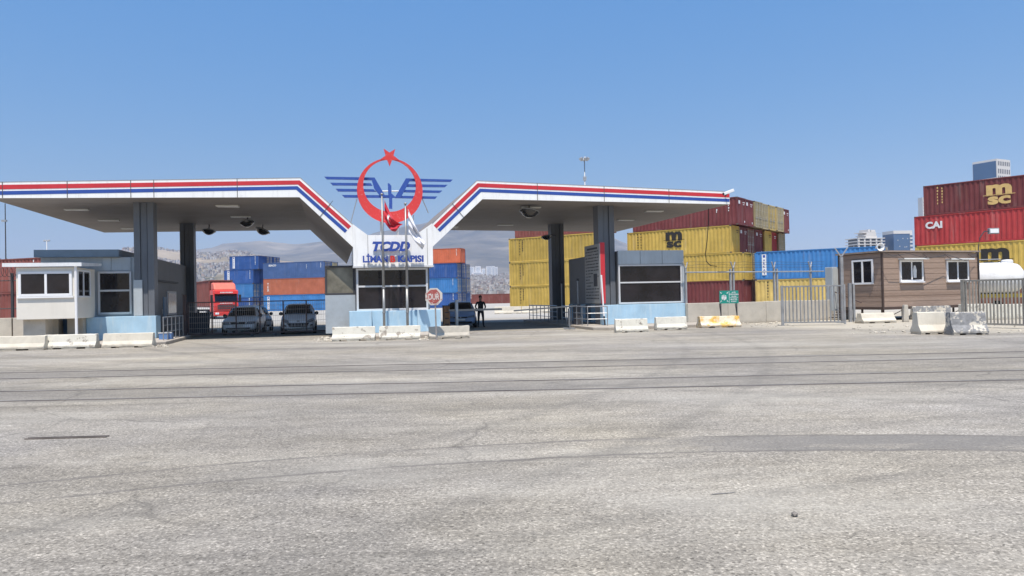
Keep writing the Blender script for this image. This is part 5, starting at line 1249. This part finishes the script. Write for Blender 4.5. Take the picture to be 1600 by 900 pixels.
# low white block row deep in the yard and behind right gate
q = P(773, 490, 73); t = thing('block_row', 'long low white concrete block row crossing the yard behind the boom', 'barrier', (q.x, q.y, 0), R(-2))
for i in range(3): barrier_mesh(2.6, .72, 50 + i).xf(lambda x, y, z: (x + 1.3 + i * 2.65, y, z)).build('block', M_BARRC, t)
q = P(1500, 499, 37.5); t = thing('concrete_wall', 'low whitewashed wall behind the right bar gate', 'wall', (q.x, q.y, 0), R(4))
for i in range(3): MB().box((i * 1.7, -.12, 0), (i * 1.7 + 1.67, .12, .78 + rnd.uniform(-.04, .04))).build('wall_panel', M_BARR, t, bevel=.02)
# left edge: wall pieces and a rough fence
q = P(-20, 523, 33.5); t = thing('concrete_wall', 'pale concrete wall pieces left of the cream booth', 'wall', (q.x, q.y, 0), R(10))
for i in range(2): MB().box((i * 1.1, -.12, 0), (i * 1.1 + 1.05, .12, 1.18)).build('wall_panel', M_CONC, t, bevel=.02)
q = P(-30, 523, 34.5); t = thing('security_fence', 'dark steel fence posts and coiled wire left of the booth', 'fence', (q.x, q.y, 0), R(10))
for x in (.5, 1.35, 1.6, 3.0): MB().box((x - .05, -.05, 0), (x + .05, .05, 3.25)).build('post', M_DARK, t)
MB().tube([(0, 0, 1.6), (3.2, 0, 1.6)], .025, 6).build('rail', M_DARK, t); MB().tube([(0, 0, 2.9), (3.2, 0, 2.9)], .025, 6).build('rail', M_DARK, t)
MB().tube([(.02 * i, .22 * math.cos(i * .7), 3.3 + .22 * math.sin(i * .7)) for i in range(170)], .012, 5).build('wire_coil', M_DARK, t)

# ---------------------------------------------------------------- masts
def mast(label, px, pyt, D, ring=True, w_=.18):
    tp = P(px, pyt, D); t = thing('floodlight_mast', label, 'mast', (tp.x, tp.y, 0), 0)
    MB().tube([(0, 0, 0), (0, 0, tp.z)], w_, 10, w_ * .5).build('shaft', M_GALV, t, smooth=True)
    s_ = D / F
    if ring:
        MB().lathe((0, 0, tp.z - 4 * s_), (0, 0, 1), [(3.5 * s_, 0), (4 * s_, .5 * s_), (3.5 * s_, 1 * s_)], 12).build('platform', M_GALV, t)
        for i in range(8):
            a = i * math.pi / 4; x, y = math.cos(a) * 6.5 * s_, math.sin(a) * 6.5 * s_
            m1 = MB(); m1.bar((x * .3, y * .3, tp.z - 4 * s_), (x * .8, y * .8, tp.z - 1 * s_), .6 * s_); m1.bar((x * .75, y * .75, tp.z - 3 * s_), (x * 1.15, y * 1.15, tp.z), 2.6 * s_, 3.4 * s_); m1.build('lamp_head', M_GALV, t)
    else:
        m1 = MB(); m1.bar((-4 * s_, 0, tp.z - 1 * s_), (4 * s_, 0, tp.z - 1 * s_), .8 * s_); [m1.bar((x * s_, -.4 * s_, tp.z - .8 * s_), (x * s_, .6 * s_, tp.z + 1.0 * s_), 1.8 * s_) for x in (-4, -1.5, 1.5, 4)]; m1.build('lamp_head', M_GALV, t)
    return t
t = mast('tall floodlight mast with a ring of lamps above the right canopy', 913, 247, 230, True, .3)
for dz in (.78, .86):
    z = P(913, 247, 230).z; MB().box((-.5, -.3, z - 8 * dz - .1), (.5, .3, z - 8 * dz + .5)).build('junction_box', M_GALV, t)
mast('short lamp mast between the booth roof and left canopy edge', 73, 376, 190, False, .2)
tp = P(8, 318, 120); t = thing('antenna_pole', 'thin tall dark pole at the far left edge', 'pole', (tp.x, tp.y, 0)); MB().tube([(0, 0, 0), (0, 0, tp.z)], .12, 8, .07).build('shaft', M_DARK, t); z = P(8, 345, 120).z; MB().box((-.5, -.2, z - .15), (.2, .2, z + .15)).build('lamp_head', M_GALV, t)

# ---------------------------------------------------------------- far city towers
M_CITYG = mat('curtain_wall_blue', (.06, .11, .2), .15, .1, .03, spec=.8); M_CITYW = mat('pale_tower_concrete', (.6, .57, .53), .7, .06, .05); M_CITYD = mat('tower_window_dark', (.05, .05, .06), .3)
def tower_base(name, label, px, D, rz, grp=None): q = P(px, 450, D); return thing(name, label, 'building', (q.x, q.y, 0), rz, grp)
D = 700; t = tower_base('office_tower', 'pale office tower with dark glass side rising above the maroon container', 1557, D, R(28)); h = P(1552, 252, D).z; s_ = D / F
MB().box((-12, -10, 0), (10, 12, h)).build('wall', M_CITYW, t)
MB().box((-12.3, -9.4, 0), (-12.02, 11.5, h - 2)).build('glass_side', M_CITYG, t)
for i in range(3):
    z = h - 7 - i * 6.4
    for j in range(7): x = -10 + j * 2.9; MB().box((x, -10.12, z - (0 if i else -1)), (x + 1.2, -10.02, z + (4.2 if i else 4.8))).build('window', M_CITYD, t)
for i in range(6): MB().box((-12.5, -9.3, h - 18 - i * 4), (-12.31, 11.4, h - 17.3 - i * 4)).build('floor_band', M_CITYW, t)
D = 900; t = tower_base('glass_tower', 'blue glass tower with white frame behind the blue container', 1404, D, R(8)); h = P(1404, 361, D).z
MB().box((-11, -9, 0), (10, 12, h - 4)).build('wall', M_CITYG, t); MB().box((10.02, -9.5, 0), (13, 12, h)).build('white_fin', M_CITYW, t); MB().box((-11.3, -9.4, h - 3.98), (10.01, 12, h - .2)).build('parapet', M_CITYW, t)
for i in range(9): MB().box((10.03, -9.8, h - 8 - i * 4.5), (13.2, -9.52, h - 6 - i * 4.5)).build('window', M_CITYG, t)
mb = MB(); [mb.box((rnd.uniform(-10, 9), -9.1, (z_ := h - rnd.uniform(8, 50))), (0, 0, 0)) if False else mb.add([(x_ := rnd.uniform(-10, 9), -9.06, z_ := h - rnd.uniform(8, 50)), (x_ + 1, -9.06, z_), (x_ + 1, -9.06, z_ + .9), (x_, -9.06, z_ + .9)], [(0, 1, 2, 3)]) for _ in range(26)]; mb.build('bright_window', M_CITYW, t)
t = tower_base('unfinished_building', 'grey unfinished concrete building with stacked slabs behind the blue container', 1355, D, R(12)); h = P(1355, 359, D).z
for i in range(7):
    z = h - 11.5 - i * 3.6; MB().box((-20, -12, z), (17, 12, z + .9)).build('floor_slab', M_CITYW, t)
    for x in (-19, -11, -3, 5, 12): MB().box((x, -11.5, z - 2.7), (x + 1.6, -10, z - .002)).build('column', M_CITYW, t)
    MB().box((-17, -8, z - 2.69), (15, 10, z - .003)).build('dark_interior', mat('shell_interior', (.16, .155, .15), .9), t)
MB().box((-20, -12, 0), (17, 12, h - 11.5 - 6 * 3.6 - 2.75)).build('lower_storeys', M_CITYW, t)
for (x0, x1, z0, z1) in ((-6, 9, -10.6, -8), (-8, 8, -7.9, -7), (-5, 8, -6.9, -4.5), (-10, 8, -4.4, -3.6), (1, 7, -3.5, -.8), (-3, 0, -3.5, -.2)): MB().box((x0, -8, h + z0), (x1, 8, h + z1)).build('rooftop_storey', M_CITYW, t)
m1 = MB(); m1.bar((9, 0, h - 5), (21, 0, h - 4.6), .3); m1.bar((-20, -11, h - 20), (-20, -11, h - 8), .4); m1.bar((-25, -11, h - 30), (-25, -11, h - 18), .4); m1.build('crane_jib', M_GALV, t)
t = tower_base('white_tower', 'thin white tower edge peeping out left of the maroon container', 1446, 1000, R(5)); h = P(1446, 309, 1000).z; MB().box((-4, -5, 0), (6, 5, h)).build('wall', M_CITYW, t); mb = MB(); [mb.box((-3, -5.06, z), (5, -5.01, z + 1.2)) for z in range(20, int(h) - 3, 4)]; mb.build('window_band', M_CITYD, t)

# ---------------------------------------------------------------- hills and the town on them
from mathutils import noise as mn
def prof(pts, x):
    if x <= pts[0][0]: return pts[0][1]
    for (a, za), (b, zb) in zip(pts, pts[1:]):
        if x <= b: f = (x - a) / (b - a); f = f * f * (3 - 2 * f); return za + (zb - za) * f
    return pts[-1][1]
near_p = [(-700, 425), (-300, 408), (0, 406), (100, 405), (170, 397), (205, 386), (235, 388), (285, 394), (335, 396), (358, 392), (385, 393), (402, 398), (450, 408), (520, 421), (600, 422), (680, 421), (730, 428), (800, 430), (900, 440), (1000, 450), (1080, 458), (1150, 466)]
far_p = [(-700, 440), (-200, 420), (150, 420), (260, 402), (307, 390), (330, 387), (353, 380), (376, 378.5), (409, 376), (436, 379), (460, 381.5), (513, 377), (560, 371), (600, 361), (650, 351), (700, 340), (760, 331), (830, 334), (900, 348), (1000, 385), (1080, 425), (1150, 468)]
def crest(pts, px, D): return P(px, prof(pts, px), D).z
def hill(name, pts, D0, D1, D2, m, nx, ny, rough, px0=-700, px1=1160):
    def z_at(px, D):
        z = max(0, crest(pts, px, D1)); f = max(0, min(1, (D - D0) / (D1 - D0))); f = f ** 1.25 if D <= D1 else 1 - .5 * ((D - D1) / (D2 - D1)) ** 1.5
        X = (px - 800) / F * D; n_ = mn.fractal(Vector((X * rough, D * rough, 3.1)), .9, 2.1, 5)
        return z * f * (1 + .16 * n_ * (1 - abs(2 * f - 1) ** 8 if D < D1 else 0)) - (4 if f <= .001 else 0)
    mb = MB()
    def fn(u, v):
        px = px0 + (px1 - px0) * u; D = D0 + (D2 - D0) * v; q = P(px, 450, D); return (q.x, q.y, z_at(px, D))
    mb.grid(fn, nx, ny); return tag(mb.build(name, m, smooth=True), kind='structure'), z_at
def hill_mat(name, a, b, c_, sc):
    k = NT(name); v = k.coord(rand=False)
    col = k.ramp(k.noise(v, sc, 8, .65), [(.32, a), (.5, b), (.66, c_)])
    vv = k.coord((.3, 1, 2.5), False); col = k.mix(k.ramp(k.noise(vv, sc * 3, 6, .7), [(.52, 0.0), (.66, .5)]), col, (.34, .29, .225))
    k.l(col, k.b.inputs['Base Color']); k.b.inputs['Roughness'].default_value = 1; k.b.inputs['Specular IOR Level'].default_value = 0; return k.m
hill('mountain', far_p, 3400, 6000, 7600, hill_mat('dry_mountain', (.06, .06, .05), (.13, .115, .09), (.23, .2, .155), .0016), 220, 60, .0011)
_, zt_ = hill('hillside', near_p, 1300, 3000, 3350, hill_mat('dry_hillside', (.09, .085, .055), (.24, .195, .135), (.34, .28, .205), .005), 260, 60, .0022)
tw = MB(); tmats = []
for i in range(13000):
    px = rnd.uniform(150, 900) if rnd.random() < .85 else rnd.uniform(-200, 150); f = rnd.random() ** .7; D = 1350 + (2960 - 1350) * f
    if 395 < px < 560 and f > .8 and rnd.random() < .75: continue
    q = P(px, 450, D); z = zt_(px, D)
    if mn.noise(Vector((q.x * .006, q.y * .006, 1.7))) < -.12: continue
    w1_ = rnd.uniform(4, 8); d1 = rnd.uniform(4, 8); h1_ = rnd.choice((3, 4, 6, 7, 9)); a = rnd.uniform(-.4, .4)
    cs, sn = math.cos(a), math.sin(a)
    b_ = MB().box((-w1_ / 2, -d1 / 2, -3), (w1_ / 2, d1 / 2, h1_)); b_.xf(lambda x, y, zz: (q.x + x * cs - y * sn, q.y + x * sn + y * cs, z + zz)); tw.add(b_.v, b_.f)
k = NT('town_walls'); gi = k.n('ShaderNodeNewGeometry')
col = k.ramp(gi.outputs['Random Per Island'], [(0, (.2, .15, .12)), (.2, (.3, .26, .21)), (.5, (.38, .35, .31)), (.8, (.52, .49, .45)), (1, (.36, .25, .19))]); k.l(col, k.b.inputs['Base Color']); k.b.inputs['Roughness'].default_value = .9
sepn = k.n('ShaderNodeSeparateXYZ'); k.l(gi.outputs['Normal'], sepn.inputs[0]); roofm = k.math('GREATER_THAN', sepn.outputs[2], .5)
col = k.mix(roofm, col, k.ramp(gi.outputs['Random Per Island'], [(.0, (.33, .13, .08)), (.45, (.36, .2, .14)), (.5, (.4, .38, .36)), (1, (.5, .48, .45))])); k.l(col, k.b.inputs['Base Color'])
tag(tw.build('hillside_town', k.m), kind='stuff')
# pale slab blocks on the rise behind the right lane
M_SLAB = mat('white_slab_block', (.72, .72, .72), .8, .03)
for i, (pa, pb, pt, pbm) in enumerate(((733, 741, 417, 429), (743, 751, 416, 429), (753, 758, 420, 429), (760, 768, 416, 428), (769, 773, 416, 428.5), (774, 777.5, 417, 428), (738, 755, 425, 430))):
    D = 2900; a_, b_ = P(pa, pbm + 5, D), P(pb, pt, D)
    lab = ['leftmost white apartment block of the far row on the rise', 'second white apartment block of the far row on the rise', 'narrow white block in the gap of the far row', 'widest white block of the right half of the far row', 'slim white block next to the widest one of the far row', 'rightmost white apartment block of the far row on the rise', 'low long white block in front of the far row of towers'][i]
    t = thing('apartment_block', lab, 'building', (a_.x, D - (12 if i == 6 else 0), max(0, a_.z)), 0, 'white apartment blocks far on the rise')
    hh = b_.z - max(0, a_.z); ww = b_.x - a_.x; MB().box((0, 0, -8), (ww, 10, hh)).build('wall', M_SLAB, t)
    mb = MB(); [mb.box((ww * .15, -.3, z), (ww * .85, -.05, z + 1.5)) for z in range(2, int(hh) - 2, 4)]; mb.build('window_band', mat('far_window', (.25, .28, .32), .5), t)
# ---------------------------------------------------------------- air
hz = MB().box((-8900, -600, -1), (8900, 8800, 800))
k = bpy.data.materials.new('haze'); k.use_nodes = True; k.node_tree.nodes.clear(); ou = k.node_tree.nodes.new('ShaderNodeOutputMaterial'); pv = k.node_tree.nodes.new('ShaderNodeVolumePrincipled')
pv.inputs['Color'].default_value = (.5, .66, .95, 1); pv.inputs['Density'].default_value = 0.9e-4; pv.inputs['Anisotropy'].default_value = .1; k.node_tree.links.new(pv.outputs[0], ou.inputs['Volume'])
tag(hz.build('haze', k), kind='stuff')
